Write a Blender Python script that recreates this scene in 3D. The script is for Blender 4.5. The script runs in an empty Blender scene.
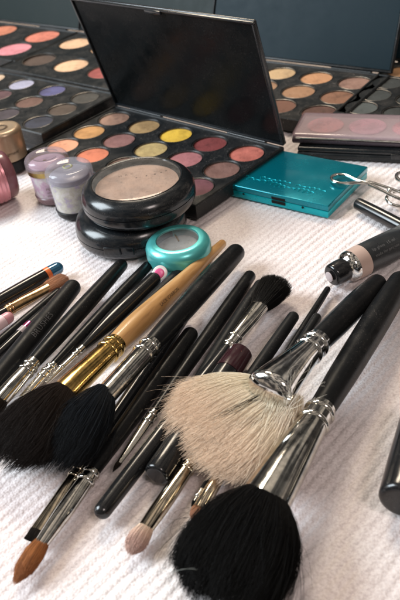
import bpy, bmesh, math, random
import numpy as np
from mathutils import Vector

random.seed(7)
rng = np.random.default_rng(11)
S = bpy.context.scene
COL = S.collection
MM = 0.001

# ------------------------------------------------------------------ camera model (mm, table plane z = 0)
CAM_H, PITCH, ROLL, FPX = 230.0, math.radians(36.2), math.radians(-8), 750.0
_fw = np.array([0, math.cos(PITCH), -math.sin(PITCH)])
_r0 = np.array([1.0, 0, 0]); _u0 = np.cross(_r0, _fw)
_c, _s = math.cos(ROLL), math.sin(ROLL)
_r = _c * _r0 + _s * _u0
_u = -_s * _r0 + _c * _u0
EYE = np.array([0, 0, CAM_H])

def ray(px, py):
    return _fw + (px - 200) / FPX * _r - (py - 300) / FPX * _u

def W(px, py, z=0.0):
    """the point at height z (mm) on the table that was seen at this place of the photograph"""
    d = ray(px, py)
    return EYE + d * ((z - CAM_H) / d[2])

def depth(P):
    return float((np.asarray(P) - EYE) @ _fw)

def unit(v):
    v = np.asarray(v, float)
    return v / np.linalg.norm(v)

UP = np.array([0, 0, 1.0])

# ------------------------------------------------------------------ materials
def lin(c):
    out = []
    for v in c[:3]:
        v = v / 255
        out.append(v / 12.92 if v <= 0.04045 else ((v + 0.055) / 1.055) ** 2.4)
    return tuple(out) + (1,)

def _new(name):
    m = bpy.data.materials.new(name); m.use_nodes = True
    nt = m.node_tree
    return m, nt, nt.nodes['Principled BSDF']

def setp(b, **k):
    for key, v in k.items():
        b.inputs[key.replace('_', ' ')].default_value = v

def N(nt, t, **k):
    n = nt.nodes.new(t)
    for a, v in k.items():
        if a in n.inputs: n.inputs[a].default_value = v
        else: setattr(n, a, v)
    return n

def noise_chain(nt, scale, detail=4, rough=0.6, vec=None):
    tc = N(nt, 'ShaderNodeTexCoord')
    n = N(nt, 'ShaderNodeTexNoise'); n.inputs['Scale'].default_value = scale
    n.inputs['Detail'].default_value = detail; n.inputs['Roughness'].default_value = rough
    nt.links.new(tc.outputs['Object'] if vec is None else vec, n.inputs['Vector'])
    return n

def ramp(nt, src, stops):
    r = N(nt, 'ShaderNodeValToRGB')
    e = r.color_ramp.elements
    while len(e) < len(stops): e.new(0.5)
    for el, (p, c) in zip(e, stops): el.position = p; el.color = c
    nt.links.new(src, r.inputs['Fac'])
    return r

def maprange(nt, src, a, b, c, d):
    m = N(nt, 'ShaderNodeMapRange')
    for i, v in zip(('From Min', 'From Max', 'To Min', 'To Max'), (a, b, c, d)): m.inputs[i].default_value = v
    nt.links.new(src, m.inputs['Value'])
    return m.outputs['Result']

_cache = {}
def plastic(name, col, rough=0.3, spec=0.5, coat=0.0, smudge=0.12, metallic=0.0, dust=0.0, bump=0.0):
    """painted / moulded surface with smudged roughness and a little dust"""
    if name in _cache: return _cache[name]
    m, nt, b = _new(name)
    setp(b, Base_Color=col, Roughness=rough, Metallic=metallic)
    b.inputs['Specular IOR Level'].default_value = spec
    b.inputs['Coat Weight'].default_value = coat
    n1 = noise_chain(nt, 90, 5, 0.65)
    nt.links.new(maprange(nt, n1.outputs['Fac'], 0.3, 0.7, max(0.02, rough - smudge), rough + smudge), b.inputs['Roughness'])
    if dust > 0:
        n2 = noise_chain(nt, 1500, 2, 0.5)
        n3 = noise_chain(nt, 45, 4, 0.7)
        f = N(nt, 'ShaderNodeMath', operation='MULTIPLY')
        nt.links.new(maprange(nt, n2.outputs['Fac'], 0.62, 0.75, 0, 1), f.inputs[0])
        nt.links.new(maprange(nt, n3.outputs['Fac'], 0.4, 0.7, 0, dust), f.inputs[1])
        f2 = N(nt, 'ShaderNodeMath', operation='ADD')
        nt.links.new(f.outputs[0], f2.inputs[0]); nt.links.new(maprange(nt, n3.outputs['Fac'], 0.45, 0.75, 0, dust * .04), f2.inputs[1])
        f = f2
        mx = N(nt, 'ShaderNodeMix', data_type='RGBA')
        mx.inputs['A'].default_value = col
        mx.inputs['B'].default_value = (0.35, 0.3, 0.27, 1)
        nt.links.new(f.outputs[0], mx.inputs['Factor'])
        nt.links.new(mx.outputs['Result'], b.inputs['Base Color'])
    if bump > 0:
        n4 = noise_chain(nt, 700, 3, 0.6)
        bp = N(nt, 'ShaderNodeBump'); bp.inputs['Strength'].default_value = bump; bp.inputs['Distance'].default_value = 0.0003
        nt.links.new(n4.outputs['Fac'], bp.inputs['Height']); nt.links.new(bp.outputs['Normal'], b.inputs['Normal'])
    _cache[name] = m
    return m

def metal(name, col, rough=0.14, scratch=0.1, bmp=0.12):
    if name in _cache: return _cache[name]
    m, nt, b = _new(name)
    setp(b, Base_Color=col, Metallic=1.0, Roughness=rough)
    n1 = noise_chain(nt, 160, 6, 0.7)
    nt.links.new(maprange(nt, n1.outputs['Fac'], 0.3, 0.75, max(0.04, rough - scratch * 0.6), rough + scratch), b.inputs['Roughness'])
    n2 = noise_chain(nt, 230, 3, 0.6)
    r = ramp(nt, n2.outputs['Fac'], [(0.35, tuple(c * 0.6 for c in col[:3]) + (1,)), (0.6, col)])
    nt.links.new(r.outputs['Color'], b.inputs['Base Color'])
    n3 = noise_chain(nt, 120, 2, 0.5)
    bp = N(nt, 'ShaderNodeBump'); bp.inputs['Strength'].default_value = bmp; bp.inputs['Distance'].default_value = 0.0005
    nt.links.new(n3.outputs['Fac'], bp.inputs['Height']); nt.links.new(bp.outputs['Normal'], b.inputs['Normal'])
    _cache[name] = m
    return m

def hair_mat(name, root, mid, tip, rough=0.5, spec=0.3, lo=0.55, hi=1.35):
    if name in _cache: return _cache[name]
    m, nt, b = _new(name)
    setp(b, Roughness=rough); b.inputs['Specular IOR Level'].default_value = spec
    at = N(nt, 'ShaderNodeAttribute'); at.attribute_name = 'along'
    r = ramp(nt, at.outputs['Fac'], [(0.0, root), (0.5, mid), (1.0, tip)])
    g = N(nt, 'ShaderNodeNewGeometry')
    hsv = N(nt, 'ShaderNodeHueSaturation')
    nt.links.new(maprange(nt, g.outputs['Random Per Island'], 0, 1, lo, hi), hsv.inputs['Value'])
    nt.links.new(r.outputs['Color'], hsv.inputs['Color'])
    nt.links.new(hsv.outputs['Color'], b.inputs['Base Color'])
    _cache[name] = m
    return m

def powder(name, col, worn=0.0, shimmer=0.0):
    if name in _cache: return _cache[name]
    m, nt, b = _new(name)
    g_ = sum(col[:3]) / 3
    c = tuple((x * .86 + g_ * .14) * .92 for x in col[:3]) + (1,)
    d = tuple(x * 0.5 for x in c[:3]) + (1,)
    l = tuple(min(1, x * 1.25 + 0.02) for x in c[:3]) + (1,)
    n1 = noise_chain(nt, 130 + random.random() * 80, 6, 0.7)
    r = ramp(nt, n1.outputs['Fac'], [(0.25, d), (0.45, c), (0.65, c), (0.85, l)])
    nb = noise_chain(nt, 60, 3, 0.6)
    rb = ramp(nt, nb.outputs['Fac'], [(0.36, (0.62, 0.60, 0.60, 1)), (0.55, (1, 1, 1, 1))])
    mxb = N(nt, 'ShaderNodeMix', data_type='RGBA', blend_type='MULTIPLY'); mxb.inputs['Factor'].default_value = .8
    nt.links.new(r.outputs['Color'], mxb.inputs['A']); nt.links.new(rb.outputs['Color'], mxb.inputs['B'])
    nt.links.new(mxb.outputs['Result'], b.inputs['Base Color'])
    setp(b, Roughness=0.75 - 0.35 * shimmer); b.inputs['Specular IOR Level'].default_value = 0.3 + 0.4 * shimmer
    tcx = N(nt, 'ShaderNodeTexCoord'); mpx = N(nt, 'ShaderNodeMapping')
    mpx.inputs['Rotation'].default_value = (0, 0, random.uniform(0, 3)); mpx.inputs['Scale'].default_value = (1, .4, 1)
    nt.links.new(tcx.outputs['Object'], mpx.inputs['Vector'])
    n2 = noise_chain(nt, 240, 5, 0.7, mpx.outputs['Vector'])
    bp = N(nt, 'ShaderNodeBump'); bp.inputs['Strength'].default_value = 0.45; bp.inputs['Distance'].default_value = 0.0009
    nt.links.new(n2.outputs['Fac'], bp.inputs['Height']); nt.links.new(bp.outputs['Normal'], b.inputs['Normal'])
    _cache[name] = m
    return m

def clear(name, col=(1, 1, 1, 1), rough=0.05, mixfac=0.6, base=None):
    """thin clear plastic: see-through with a glossy skin"""
    if name in _cache: return _cache[name]
    m, nt, b = _new(name)
    setp(b, Base_Color=base or col, Roughness=rough)
    b.inputs['Coat Weight'].default_value = 0.6; b.inputs['Coat Roughness'].default_value = 0.04
    t = N(nt, 'ShaderNodeBsdfTransparent'); t.inputs['Color'].default_value = col
    mx = N(nt, 'ShaderNodeMixShader')
    n1 = noise_chain(nt, 120, 5, 0.7)
    nt.links.new(maprange(nt, n1.outputs['Fac'], 0.3, 0.75, max(0, mixfac - 0.07), min(1, mixfac + 0.07)), mx.inputs['Fac'])
    nt.links.new(b.outputs[0], mx.inputs[1]); nt.links.new(t.outputs[0], mx.inputs[2])
    nt.links.new(mx.outputs[0], nt.nodes['Material Output'].inputs['Surface'])
    _cache[name] = m
    return m

M = dict(
    lacquer=plastic('black_lacquer', (0.0075, 0.0078, 0.0085, 1), 0.2, 0.4, 0.15, 0.08, dust=0.2),
    satin=plastic('black_satin', (0.006, 0.0065, 0.0072, 1), 0.32, 0.17, 0.0, 0.1, dust=0.25, bump=0.04),
    matte=plastic('black_matte', (0.008, 0.0085, 0.0092, 1), 0.45, 0.16, 0.0, 0.1, dust=0.3, bump=0.1),
    blackplastic=plastic('black_moulded_plastic', (0.010, 0.0115, 0.0125, 1), 0.38, 0.28, 0.0, 0.12, dust=1.0, bump=0.05),
    compactblack=plastic('black_compact_shell', (0.008, 0.010, 0.012, 1), 0.22, 0.4, 0.15, 0.08, dust=0.3),
    lidinside=plastic('black_lid_sheet', (0.004, 0.005, 0.0055, 1), 0.25, 0.09, 0.0, 0.1, dust=0.2),
    lidreflblue=plastic('dusty_black_lid_blue_reflection', (0.008, 0.0185, 0.025, 1), 0.42, 0.09, 0.0, 0.05, dust=0.08),  # black lid, the window's reflection painted in as blue base colour
    lidreflgrey=plastic('dusty_black_lid_grey_reflection', (0.012, 0.019, 0.019, 1), 0.42, 0.09, 0.0, 0.05, dust=0.15),  # black lid too, its reflection painted in as greenish grey
    silver=metal('silver_ferrule', (0.72, 0.70, 0.65, 1), 0.1, 0.07),
    chrome=metal('bright_chrome', (0.82, 0.81, 0.78, 1), 0.09, 0.05, 0.04),
    bronze=metal('warm_nickel', (0.62, 0.54, 0.42, 1), 0.1, 0.07),
    gold=metal('gold_ferrule', (0.68, 0.44, 0.15, 1), 0.16, 0.1),
    copper=metal('copper_gold_ferrule', (0.72, 0.45, 0.22, 1), 0.2, 0.08),
    tin=metal('tin_pan_rim', (0.16, 0.15, 0.14, 1), 0.4, 0.12),
    teal=metal('turquoise_anodised', (0.0, 0.30, 0.36, 1), 0.26, 0.08),
    tealtop=metal('dark_turquoise_anodised', (0.0, 0.22, 0.27, 1), 0.22, 0.08),
    pinkmetal=plastic('pink_metallic', (0.62, 0.25, 0.28, 1), 0.28, .5, .3, .08, metallic=0.4),
    pinkwhite=plastic('pinkish_white_lacquer', (0.72, 0.52, 0.53, 1), 0.25, 0.5, 0.3),
    pink=plastic('pink_enamel', (0.70, 0.10, 0.27, 1), 0.3),
    pinkglint=metal('magenta_foil', (0.62, 0.12, 0.33, 1), 0.2, 0.05),
    white=plastic('white_enamel', (0.75, 0.73, 0.72, 1), 0.3),
    print=plastic('pale_grey_print', (0.12, 0.12, 0.12, 1), 0.6),
    printblack=plastic('black_print', (0.07, 0.04, 0.02, 1), 0.6),
    engrave=plastic('dark_brown_print', (0.055, 0.035, 0.025, 1), 0.6),
    goldprint=plastic('copper_print', (0.45, 0.20, 0.13, 1), 0.4, metallic=0.5),
    plum=plastic('deep_plum_lacquer', (0.028, 0.008, 0.011, 1), 0.25, 0.5, 0.4),
    beigeband=plastic('beige_paper_band', (0.42, 0.30, 0.25, 1), 0.5, bump=0.1),
    orange=plastic('orange_band', (0.60, 0.13, 0.03, 1), 0.3),
    bluetip=plastic('blue_glitter_tip', (0.02, 0.12, 0.22, 1), 0.12, 0.7, 0.8, 0.05, metallic=0.4),
    dark=plastic('dark_recess', (0.004, 0.004, 0.004, 1), 0.6, 0.2),
)
H = dict(
    black=hair_mat('black_goat_hair', (0.0035, 0.0035, 0.004, 1), (0.003, 0.003, 0.0033, 1), (0.004, 0.0037, 0.0035, 1), 0.5, 0.12),
    navy=hair_mat('blue_black_hair', (0.006, 0.008, 0.011, 1), (0.005, 0.007, 0.010, 1), (0.004, 0.005, 0.0065, 1), 0.5, 0.14),
    brown=hair_mat('dark_brown_hair', (0.014, 0.0075, 0.005, 1), (0.010, 0.0058, 0.004, 1), (0.008, 0.005, 0.004, 1), 0.5, 0.15),
    beige=hair_mat('cream_goat_hair', (0.90, 0.81, 0.63, 1), (0.90, 0.79, 0.62, 1), (0.88, 0.69, 0.53, 1), 0.6, 0.2, 0.82, 1.1),
    sable=hair_mat('orange_sable_hair', (0.26, 0.09, 0.025, 1), (0.42, 0.16, 0.05, 1), (0.33, 0.12, 0.04, 1), 0.5, 0.3),
    tan=hair_mat('tan_sable_hair', (0.32, 0.13, 0.06, 1), (0.40, 0.18, 0.09, 1), (0.36, 0.17, 0.10, 1), 0.5, 0.3),
    cream=hair_mat('pale_pink_cream_hair', (0.72, 0.56, 0.42, 1), (0.68, 0.48, 0.38, 1), (0.58, 0.38, 0.32, 1), 0.6, 0.25),
    white=hair_mat('stray_white_hair', (0.8, 0.74, 0.64, 1), (0.8, 0.74, 0.64, 1), (0.8, 0.74, 0.64, 1), 0.4, 0.4),
    greyhair=hair_mat('stray_grey_hair', (0.16, 0.17, 0.16, 1), (0.16, 0.17, 0.16, 1), (0.16, 0.17, 0.16, 1), 0.4, 0.4),
)

def wood_mat():
    m, nt, b = _new('honey_wood')
    tc = N(nt, 'ShaderNodeTexCoord')
    mp = N(nt, 'ShaderNodeMapping')
    a, bb = W(222, 243), W(118, 347)
    d = unit(bb - a)
    mp.inputs['Rotation'].default_value = (0, 0, -math.atan2(d[1], d[0]))
    mp.inputs['Scale'].default_value = (25, 420, 420)
    nt.links.new(tc.outputs['Object'], mp.inputs['Vector'])
    # rotate first, stretch second
    mp.vector_type = 'POINT'
    mp1 = N(nt, 'ShaderNodeMapping'); mp1.inputs['Rotation'].default_value = (0, 0, -math.atan2(d[1], d[0]))
    mp.inputs['Rotation'].default_value = (0, 0, 0)
    nt.links.new(tc.outputs['Object'], mp1.inputs['Vector']); nt.links.new(mp1.outputs['Vector'], mp.inputs['Vector'])
    n = N(nt, 'ShaderNodeTexNoise'); n.inputs['Scale'].default_value = 1.0; n.inputs['Detail'].default_value = 6
    nt.links.new(mp.outputs['Vector'], n.inputs['Vector'])
    r = ramp(nt, n.outputs['Fac'], [(0.3, (0.29, 0.145, 0.05, 1)), (0.5, (0.44, 0.235, 0.085, 1)), (0.72, (0.52, 0.30, 0.12, 1))])
    nt.links.new(r.outputs['Color'], b.inputs['Base Color'])
    setp(b, Roughness=0.35); b.inputs['Coat Weight'].default_value = 0.25
    return m
M['wood'] = wood_mat()

def glitter_mat(name, c1, c2):
    m, nt, b = _new(name)
    n1 = noise_chain(nt, 210, 5, 0.7)
    r = ramp(nt, n1.outputs['Fac'], [(0.38, c1), (0.5, c2), (0.62, (0.60, 0.60, 0.57, 1))])
    v = N(nt, 'ShaderNodeTexVoronoi'); v.inputs['Scale'].default_value = 900
    tc = N(nt, 'ShaderNodeTexCoord'); nt.links.new(tc.outputs['Object'], v.inputs['Vector'])
    nt.links.new(r.outputs['Color'], b.inputs['Base Color'])
    setp(b, Roughness=0.35)
    nt.links.new(maprange(nt, v.outputs['Distance'], 0.0, 0.6, 0.15, 0.6), b.inputs['Roughness'])
    return m
M['glitterwhite'] = glitter_mat('pearl_white_pigment', (0.38, 0.34, 0.44, 1), (0.50, 0.50, 0.38, 1))
M['glitterpink'] = glitter_mat('lavender_pigment', (0.47, 0.29, 0.40, 1), (0.55, 0.38, 0.48, 1))
M['foil'] = plastic('bronze_foil_label', (0.36, 0.26, 0.17, 1), 0.35, .5, .2, .1, metallic=0.45)
M['olivegold'] = metal('olive_gold_band', (0.36, 0.27, 0.10, 1), 0.3, 0.1)
M['beigeglass'] = powder('pressed_beige_powder', (0.45, 0.29, 0.21, 1))
M['teal'] = plastic('turquoise_anodised_side', (0.0, 0.38, 0.44, 1), 0.3, 0.5, 0.2, 0.06, metallic=0.55)
M['tealtop'] = plastic('turquoise_anodised_top', (0.0, 0.22, 0.28, 1), 0.24, 0.5, 0.3, 0.06, metallic=0.6)
M['greypowder'] = powder('pressed_greige_shadow', (0.34, 0.31, 0.28, 1))

# ------------------------------------------------------------------ mesh collecting
class MB:
    def __init__(s): s.v = []; s.f = []; s.sm = []; s.al = []
    def add(s, verts, faces, smooth=True, along=None):
        o = sum(len(x) for x in s.v)
        verts = np.asarray(verts, float).reshape(-1, 3)
        s.v.append(verts)
        s.f += [tuple(i + o for i in f) for f in faces]
        s.sm += [smooth] * len(faces)
        s.al.append(np.zeros(len(verts)) if along is None else np.asarray(along, float))
    def build(s, name, mat, parent=None, sharp=True):
        V = np.concatenate(s.v)
        org = np.array(parent['_o']) if parent is not None else V.min(0) * [.5, .5, 1] + V.max(0) * [.5, .5, 0]
        me = bpy.data.meshes.new(name)
        me.from_pydata(((V - org) * MM).tolist(), [], s.f)
        me.polygons.foreach_set('use_smooth', s.sm)
        a = me.attributes.new('along', 'FLOAT', 'POINT')
        a.data.foreach_set('value', np.concatenate(s.al))
        me.materials.append(mat)
        me.update()
        if sharp:
            try: me.set_sharp_from_angle(angle=math.radians(40))
            except Exception: pass
        o = bpy.data.objects.new(name, me); COL.objects.link(o)
        if parent is not None:
            o.parent = parent; o['_o'] = list(parent['_o'])
        else:
            o.location = Vector(org * MM); o['_o'] = list(org)
        return o

def thing(name, base, label, cat, group=None):
    o = bpy.data.objects.new(name, None); COL.objects.link(o)
    o.empty_display_size = 0.01
    base = np.asarray(base, float)
    o.location = Vector(base * MM); o['_o'] = [float(x) for x in base]
    o['label'] = label; o['category'] = cat
    if group: o['group'] = group
    return o

def rings_mesh(mb, rings, closed_start=True, closed_end=True, smooth=True, along=None):
    """rings: list of equal-length vertex loops"""
    n = len(rings[0]); V = np.concatenate(rings); F = []
    for i in range(len(rings) - 1):
        a, b = i * n, (i + 1) * n
        for j in range(n):
            k = (j + 1) % n
            F.append((a + j, a + k, b + k, b + j))
    if closed_start: F.append(tuple(range(n - 1, -1, -1)))
    if closed_end: F.append(tuple(range((len(rings) - 1) * n, len(rings) * n)))
    mb.add(V, F, smooth, along)

def lathe(mb, c, prof, n=64, closed_start=True, closed_end=True, axis=UP, xd=None):
    """prof: list of (height, radius) about axis through c"""
    axis = unit(axis)
    xd = unit(np.cross(axis, [0, 1, 0]) if xd is None and abs(axis[1]) < .9 else (np.cross(axis, [1, 0, 0]) if xd is None else xd))
    yd = np.cross(axis, xd)
    t = np.linspace(0, 2 * np.pi, n, endpoint=False)
    R = [np.asarray(c) + axis * h + r * (np.cos(t)[:, None] * xd + np.sin(t)[:, None] * yd) for h, r in prof]
    rings_mesh(mb, R, closed_start, closed_end)

def rbox(mb, o, ux, uy, sx, sy, z0, z1, bev=1.0, seg=3, uz=None):
    """bevelled box: footprint corner o, edges ux*sx, uy*sy"""
    bm = bmesh.new()
    bmesh.ops.create_cube(bm, size=1)
    for v in bm.verts: v.co = Vector(((v.co.x + .5) * sx, (v.co.y + .5) * sy, (v.co.z + .5) * (z1 - z0)))
    bmesh.ops.bevel(bm, geom=bm.edges[:], offset=bev, segments=seg, affect='EDGES', profile=0.5)
    o = np.array([o[0], o[1], 0.0]) if uz is None else np.asarray(o, float)
    uz_ = UP if uz is None else uz
    V = [o + np.asarray(ux) * v.co.x + np.asarray(uy) * v.co.y + uz_ * (v.co.z + z0) for v in bm.verts]
    flip = np.dot(np.cross(ux, uy), uz_) < 0
    F = [tuple(v.index for v in (reversed(f.verts) if flip else f.verts)) for f in bm.faces]
    bm.free()
    mb.add(V, F, True)

def tube(mb, pts, r, n=12, smooth_path=True, caps=True):
    pts = np.asarray(pts, float)
    if smooth_path and len(pts) > 2:
        out = []
        P = np.vstack([2 * pts[0] - pts[1], pts, 2 * pts[-1] - pts[-2]])
        for i in range(1, len(P) - 2):
            for t in np.linspace(0, 1, 8, endpoint=False):
                a, b, c, d = P[i - 1:i + 3]
                out.append(.5 * (2 * b + (c - a) * t + (2 * a - 5 * b + 4 * c - d) * t ** 2 + (3 * b - a - 3 * c + d) * t ** 3))
        out.append(pts[-1]); pts = np.array(out)
    rr = np.broadcast_to(np.asarray(r, float), (len(pts),)) if np.ndim(r) == 0 else np.interp(np.linspace(0, 1, len(pts)), np.linspace(0, 1, len(r)), r)
    T = np.gradient(pts, axis=0); T /= np.linalg.norm(T, axis=1)[:, None] + 1e-9
    a = np.linspace(0, 2 * np.pi, n, endpoint=False)
    x = np.cross(T[0], UP); x = unit(x) if np.linalg.norm(x) > 1e-3 else np.array([1.0, 0, 0])
    R = []
    for p, t, q in zip(pts, T, rr):
        x = unit(x - t * (x @ t)); y = np.cross(t, x)
        R.append(p + q * (np.cos(a)[:, None] * x + np.sin(a)[:, None] * y))
    rings_mesh(mb, R, caps, caps)

# ------------------------------------------------------------------ long things lying on the towel
class Axis:
    def __init__(s, A, B, za, zb):
        s.a = np.array(A, float); s.b = np.array(B, float)
        s.A = W(A[0], A[1], za); s.B = W(B[0], B[1], zb)
        s.d = unit(s.B - s.A)
        s.side = unit(np.cross(s.d, UP)); s.n = np.cross(s.side, s.d)
        s.pd = (s.b - s.a) / np.linalg.norm(s.b - s.a)
    def at(s, px, py):
        q = s.a + s.pd * ((np.array([px, py]) - s.a) @ s.pd)
        r = unit(ray(*q))
        w = EYE - s.A; b = r @ s.d; d = r @ w; e = s.d @ w
        return (e - b * d) / (1 - b * b) if False else ((e - b * d) / (1 - b * b))
    def P(s, t): return s.A + s.d * t
    def mm(s, t, hw): return hw * depth(s.P(t)) / FPX
    def prof(s, lst):
        """[(px, py, halfwidth px[, flatness])] -> [(t, half w mm, half h mm)] sorted along the axis"""
        out = []
        for e in lst:
            t = s.at(e[0], e[1]); w = s.mm(t, e[2]); out.append((t, w, w * (e[3] if len(e) > 3 else 1)))
        return sorted(out)

def smoothprof(p, k=6):
    """cosine-free monotone resample so tapers read as turned, not faceted"""
    if len(p) < 3: return p
    out = []
    for i in range(len(p) - 1):
        p0 = p[max(i - 1, 0)]; p1 = p[i]; p2 = p[i + 1]; p3 = p[min(i + 2, len(p) - 1)]
        for u in np.linspace(0, 1, k, endpoint=False):
            t = p1[0] + (p2[0] - p1[0]) * u
            vals = []
            for c in (1, 2):
                h = p2[0] - p1[0] + 1e-9
                m1 = (p2[c] - p0[c]) / (p2[0] - p0[0] + 1e-9) if i > 0 else (p2[c] - p1[c]) / h
                m2 = (p3[c] - p1[c]) / (p3[0] - p1[0] + 1e-9) if i < len(p) - 2 else (p2[c] - p1[c]) / h
                v = (2*u**3-3*u**2+1)*p1[c] + (u**3-2*u**2+u)*h*m1 + (-2*u**3+3*u**2)*p2[c] + (u**3-u**2)*h*m2
                vals.append(max(v, 0.05))
            out.append((t, *vals))
    out.append(p[-1])
    return out

def turned(mb, ax, prof, cap0='flat', cap1='flat', n=40, smooth=True, bead=()):
    """solid of revolution on axis ax; prof [(t, w, h)]; bead: [(t, amount, width)] raised rings"""
    p = smoothprof(prof) if smooth else list(prof)
    if bead:
        t0, t1 = p[0][0], p[-1][0]
        ts = sorted(set([q[0] for q in p] + [b[0] + b[2] * x for b in bead for x in (-1, -.8, -.5, -.25, 0, .25, .5, .8, 1)]))
        ts = [t for t in ts if t0 <= t <= t1]
        T = [q[0] for q in p]
        def bv(t): return sum(b[1] * math.sqrt(max(0, 1 - ((t - b[0]) / b[2]) ** 2)) for b in bead)
        p = [(t, np.interp(t, T, [q[1] for q in p]) + bv(t), np.interp(t, T, [q[2] for q in p]) + bv(t)) for t in ts]
    def cap(q, sgn, kind):
        t, w, h = q
        if kind == 'round':
            r = min(w, h)
            return [(t + sgn * r * math.sin(a), w * math.cos(a), h * math.cos(a)) for a in np.radians([15, 30, 45, 60, 72, 82, 88])]
        if kind == 'soft':   # nearly flat end with a rounded lip
            r = 0.28 * min(w, h)
            return [(t + sgn * r * math.sin(a), w - r + r * math.cos(a), h - r + r * math.cos(a)) for a in np.radians([20, 40, 60, 80, 90])]
        if kind == 'dome':
            return [(t + sgn * .45 * min(w, h) * math.sin(a), w * math.cos(a), h * math.cos(a)) for a in np.radians([15, 30, 45, 60, 72, 82, 88])]
        return []
    p = cap(p[0], -1, cap0)[::-1] + p + cap(p[-1], 1, cap1)
    a = np.linspace(0, 2 * np.pi, n, endpoint=False)
    # side x n = d orientation
    R = [ax.P(t) + w * np.cos(a)[:, None] * ax.n + h * 0 + w * 0 + (np.sin(a)[:, None] * ax.side) * w if abs(w - h) < 1e-6
         else ax.P(t) + h * np.cos(a)[:, None] * ax.n + w * np.sin(a)[:, None] * ax.side for t, w, h in p]
    rings_mesh(mb, R, True, True)

def mouth_shell(mb, ax, prof, beads=(), n=48, depth_in=3.0, cap='open'):
    """ferrule: thin metal tube, its wider/last end open with a rolled lip"""
    turned(mb, ax, prof, 'flat', 'flat', n, True, beads)

def fibers(mb, roots, paths, r0, r1, sides=3):
    """paths (n, k, 3): one thin tapered tube for each hair"""
    n, k, _ = paths.shape
    T = np.gradient(paths, axis=1); T /= np.linalg.norm(T, axis=2, keepdims=True) + 1e-9
    ref = np.array([0.31, 0.17, 0.93])
    X = np.cross(T, ref); X /= np.linalg.norm(X, axis=2, keepdims=True) + 1e-9
    Y = np.cross(T, X)
    tt = np.linspace(0, 1, k)
    rad = (r0 + (r1 - r0) * tt)[None, :, None]
    a = np.arange(sides) * 2 * np.pi / sides
    V = np.stack([paths + rad * (math.cos(q) * X + math.sin(q) * Y) for q in a], 2)      # n,k,sides,3
    idx = np.arange(n * k * sides).reshape(n, k, sides)
    F = []
    for j in range(sides):
        j2 = (j + 1) % sides
        q = np.stack([idx[:, :-1, j], idx[:, :-1, j2], idx[:, 1:, j2], idx[:, 1:, j]], -1).reshape(-1, 4)
        F.append(q)
    al = np.broadcast_to(tt[None, :, None], (n, k, sides)).reshape(-1)
    mb.add(V.reshape(-1, 3), [tuple(x) for x in np.concatenate(F).tolist()], True, al)

def bristles(mb, M0, d, side, n, L, prof, count, r=0.1, dome=0.25, seg=7, jitter=0.05, sag=0.0, stray=0.03,
             cut=None, core=0.84, bend=0.0, clump=0.0, lenj=0.08, ragged=0.0, wigf=0.012):
    """a head of hairs starting at mouth M0, profile prof [(t 0..1, half w, half h)]"""
    T = [p[0] for p in prof]; Wd = [p[1] for p in prof]; Hd = [p[2] for p in prof]
    ph = rng.uniform(0, 2 * np.pi, count); rr = rng.uniform(0, 1, count) ** 0.3
    u, v = rr * np.cos(ph), rr * np.sin(ph)
    ln = (1 - dome * rr ** 2.5) * (1 - lenj * rng.uniform(0, 1, count) ** 2)
    if ragged: ln *= 1 + ragged * np.sin(ph * 5 + 1.3) * np.sin(ph * 3 + .4)
    if cut is not None: ln *= cut(u, v)
    tt = np.linspace(0, 1, seg)
    t = ln[:, None] * tt[None]
    w = np.interp(t, T, Wd); h = np.interp(t, T, Hd)
    du, dv = rng.normal(0, jitter, count), rng.normal(0, jitter, count)
    far = rng.uniform(0, 1, count) < stray
    du[far] *= 4; dv[far] *= 4
    if clump:
        k = np.round(ph * 9 / np.pi) ; cu = np.sin(k * 12.9898) * clump; cv = np.cos(k * 78.233) * clump
        du = du + cu; dv = dv + cv
    U = u[:, None] + du[:, None] * t ** 1.4; Vv = v[:, None] + dv[:, None] * t ** 1.4
    wig = rng.normal(0, wigf * L, (count, 1)) * np.sin(t * rng.uniform(2, 5, (count, 1)))
    P = M0 + d * (L * t)[..., None] + side * (U * w + wig + bend * t ** 2)[..., None] + n * (Vv * h - sag * t ** 2 + wig * .5)[..., None]
    P[..., 2] = np.maximum(P[..., 2], 0.35)
    fibers(mb, None, P, r, r * 0.35)
    if core:
        a = np.linspace(0, 2 * np.pi, 36, endpoint=False)
        R = []; al = []
        for q in np.concatenate([np.linspace(0, .8, 9), [.86, .9]]):
            tq = q * core
            k = core * (1 if q < .75 else (.9 if q < .83 else (.65 if q < .88 else .25)))
            ww, hh = np.interp(tq, T, Wd) * k, np.interp(tq, T, Hd) * k
            x = M0 + d * (L * tq * (1 - dome * .3)) + side * (np.sin(a)[:, None] * ww + bend * tq ** 2) + n * (np.cos(a)[:, None] * hh - sag * tq ** 2)
            x[:, 2] = np.maximum(x[:, 2], 0.3)
            R.append(x); al += [tq] * 36
        rings_mesh(mb, R, True, True, True, al)

def glyphs(name, text, mat, parent, o, ux, uy, size, lift=0.0, shear=0.0, thick=0.05, space=1.0, wrap=None):
    """real lettering laid on a surface: o = start of the base line, ux = reading direction"""
    cu = bpy.data.curves.new(name, 'FONT'); cu.body = text; cu.size = size; cu.shear = shear
    cu.space_character = space; cu.resolution_u = 2
    ob = bpy.data.objects.new(name, cu); COL.objects.link(ob)
    dg = bpy.context.evaluated_depsgraph_get()
    me = bpy.data.meshes.new_from_object(ob.evaluated_get(dg))
    bpy.data.objects.remove(ob); bpy.data.curves.remove(cu)
    uz = np.cross(ux, uy)
    V = np.array([v.co[:] for v in me.vertices])
    F = [tuple(p.vertices) for p in me.polygons]
    bpy.data.meshes.remove(me)
    mb = MB()
    Q = np.asarray(o) + V[:, :1] * ux + V[:, 1:2] * uy + uz * lift
    if wrap is not None: Q = wrap(Q)
    mb.add(Q, F, False)
    return mb.build(name, mat, parent, sharp=False)

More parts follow.
